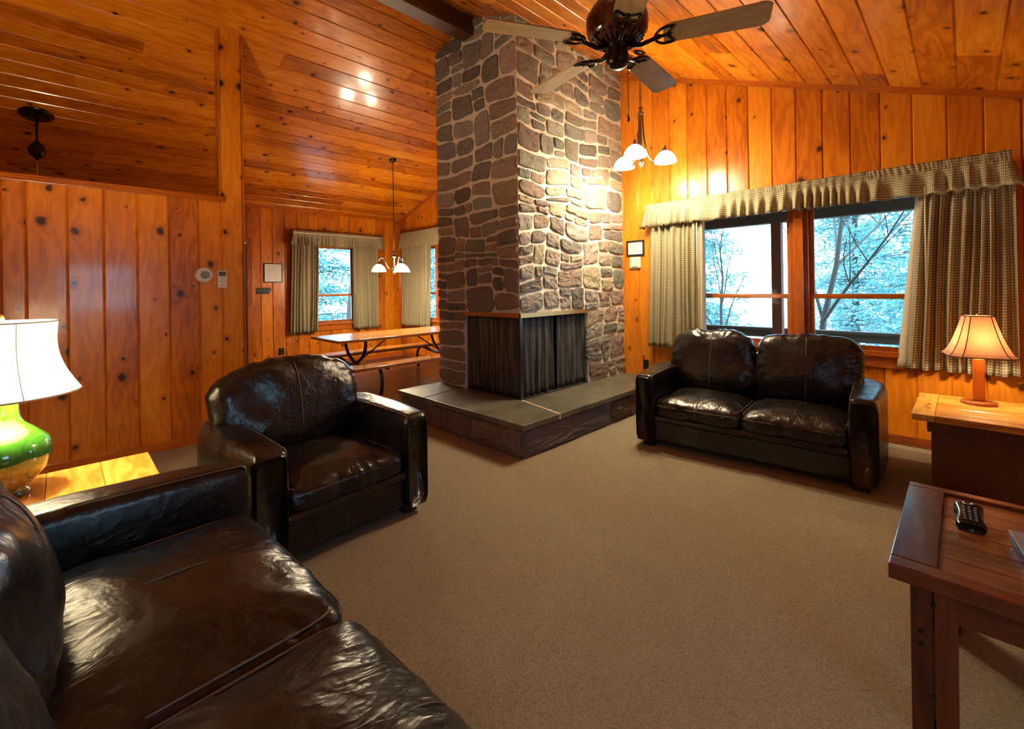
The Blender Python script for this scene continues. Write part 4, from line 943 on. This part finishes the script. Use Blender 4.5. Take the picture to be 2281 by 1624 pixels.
bx('roof_beam', M['deck'], t, -4.5, 5.5, .44, .58, 2.27, 2.5, bevel=.004); bx('roof_post', M['post_out'], t, 1.15, 1.27, .44, .56, -.9, 2.27, bevel=.004); bx('roof_post', M['post_out'], t, 4.6, 4.72, .44, .56, -.9, 2.27, bevel=.004)
bx('soffit', M['deck'], t, -4.5, 5.5, -1.0, .8, 2.5, 2.54)
def conifer_mesh(seed, H=9, Rb=2.3, nb=340, nl=110):
    rnd = random.Random(seed); f = MB(); tr = MB()
    tr.tube([(0, 0, 0), (.03, .02, H*.5), (0, 0, H)], [.13, .08, .01], 8)
    for i in range(nb):
        h = .25+(H-.3)*rnd.random()**.9; L = Rb*(1-h/H)**.75*(.6+.5*rnd.random())+.12; a = rnd.uniform(0, 2*pi)
        dr_ = rnd.uniform(.12, .35); P = [Vector((cos(a)*L*s, sin(a)*L*s, h+.12*L*s-dr_*L*s*s)) for s in (0, .5, 1)]
        tr.tube(P, [.018, .01, .003], 4, caps=False)
        for k in range(nl):
            s = .15+.85*rnd.random(); p = P[0].lerp(P[1], s*2) if s < .5 else P[1].lerp(P[2], s*2-1)
            lat = Vector((-sin(a), cos(a), 0))*rnd.uniform(-1, 1)*.28*(1.1-s)*L*.7
            p = p+lat+Vector((0, 0, -abs(lat.length)*.15+rnd.gauss(0, .09)))
            dd = (Vector((cos(a), sin(a), -.2))+lat.normalized()*.9 if lat.length > 0 else Vector((1, 0, 0))).normalized(); sz = rnd.uniform(.05, .12)
            dd = (dd+Vector((rnd.uniform(-.6, .6), rnd.uniform(-.6, .6), rnd.uniform(-1.0, .5)))).normalized(); sd = dd.cross(Vector((rnd.uniform(-1, 1), rnd.uniform(-1, 1), rnd.uniform(-1, 1)))).normalized()*sz*.3
            b = len(f.v); f.v += [tuple(p-dd*sz*.5), tuple(p+sd), tuple(p+dd*sz*.6), tuple(p-sd)]; f.face([b, b+1, b+2, b+3])
    return f, tr
def make_conifers(spots):
    first = None; meshes = []
    for q in (1, 2):
        f, tr = conifer_mesh(q); meshes.append((f, tr))
    built = []
    for i, (x, y, s, lab) in enumerate(spots):
        root = thing('hemlock_tree', lab, 'tree', (x, y, -1.0), i*1.7, 'evergreens outside the windows'); root.scale = (s, s, s)
        k = i % 2
        if len(built) <= k:
            a = meshes[k][0].build('foliage', M['needles'], root); b = meshes[k][1].build('trunk', M['bark'], root); built.append((a, b))
        else:
            for src in built[k]:
                c = src.copy(); COL.objects.link(c); c.parent = root
make_conifers([(-.05, 12.6, 1.15, 'dense evergreen filling the right pane of the large window'),
               (2.6, 17.5, 1.2, 'tall evergreen far right beyond the porch, mostly behind the right curtain'),
               (-5.6, 12.8, .85, 'low evergreen showing at the left edge of the large window'),
               (-2.6, 19, 1.0, 'pale distant evergreen behind the right pane of the large window'),
               (-15.5, 6.0, 1.2, 'evergreen filling the top of the dining window'),
               (-19.5, 12.5, 1.3, 'evergreen behind the right part of the dining window'),
               (-10.8, 12, 1.0, 'evergreen seen in the slit beside the chimney')])
def bare(name, label, x, y, seed, H, r0, lean, spread_=.5, depth=3, nseg=5):
    rnd = random.Random(seed); mb = MB()
    def grow(p, d, L, r, dep):
        pts = [p]; rs = [r]; q = Vector(p); dd = Vector(d).normalized()
        for k in range(nseg):
            dd = (dd+Vector((rnd.uniform(-1, 1), rnd.uniform(-1, 1), rnd.uniform(-.5, .6)))*.13).normalized(); q = q+dd*L/nseg; pts.append(tuple(q)); rs.append(r*(1-.75*(k+1)/nseg))
            if dep > 0 and k >= 1:
                for _ in range(2 if dep > 1 else 1):
                    nd = (dd+Vector((rnd.uniform(-1, 1), rnd.uniform(-1, 1), rnd.uniform(-.2, .5)))*spread_*1.6).normalized(); grow(tuple(q), nd, L*.5, rs[-1]*.6, dep-1)
        mb.tube(pts, rs, 6, caps=False)
    grow((0, 0, 0), lean, H, r0, depth)
    o = mb.build(name, M['bark'], None, True); o.location = (x, y, -1.0); tag(o, label, 'tree')
bare('bare_tree', 'thin leaning bare sapling in the left pane of the large window', -3.75, 10.2, 4, 3.3, .05, (.15, .05, 1), .35, 2)
bare('bare_tree', 'forked bare tree trunk low in the right pane of the large window', -1.72, 8.9, 9, 4.6, .07, (.02, 0, 1), .5, 3)
bare('bare_tree', 'pale leaning bare trunk in the dining window', -13.2, 5.9, 12, 5, .09, (0, .2, 1), .3, 1)
bare('bare_tree', 'slim straight tree trunk at the far left of the large window', -7.4, 13.5, 15, 7, .2, (0, 0, 1), .3, 1)
# finish: report-friendly depsgraph
bpy.context.view_layer.update()
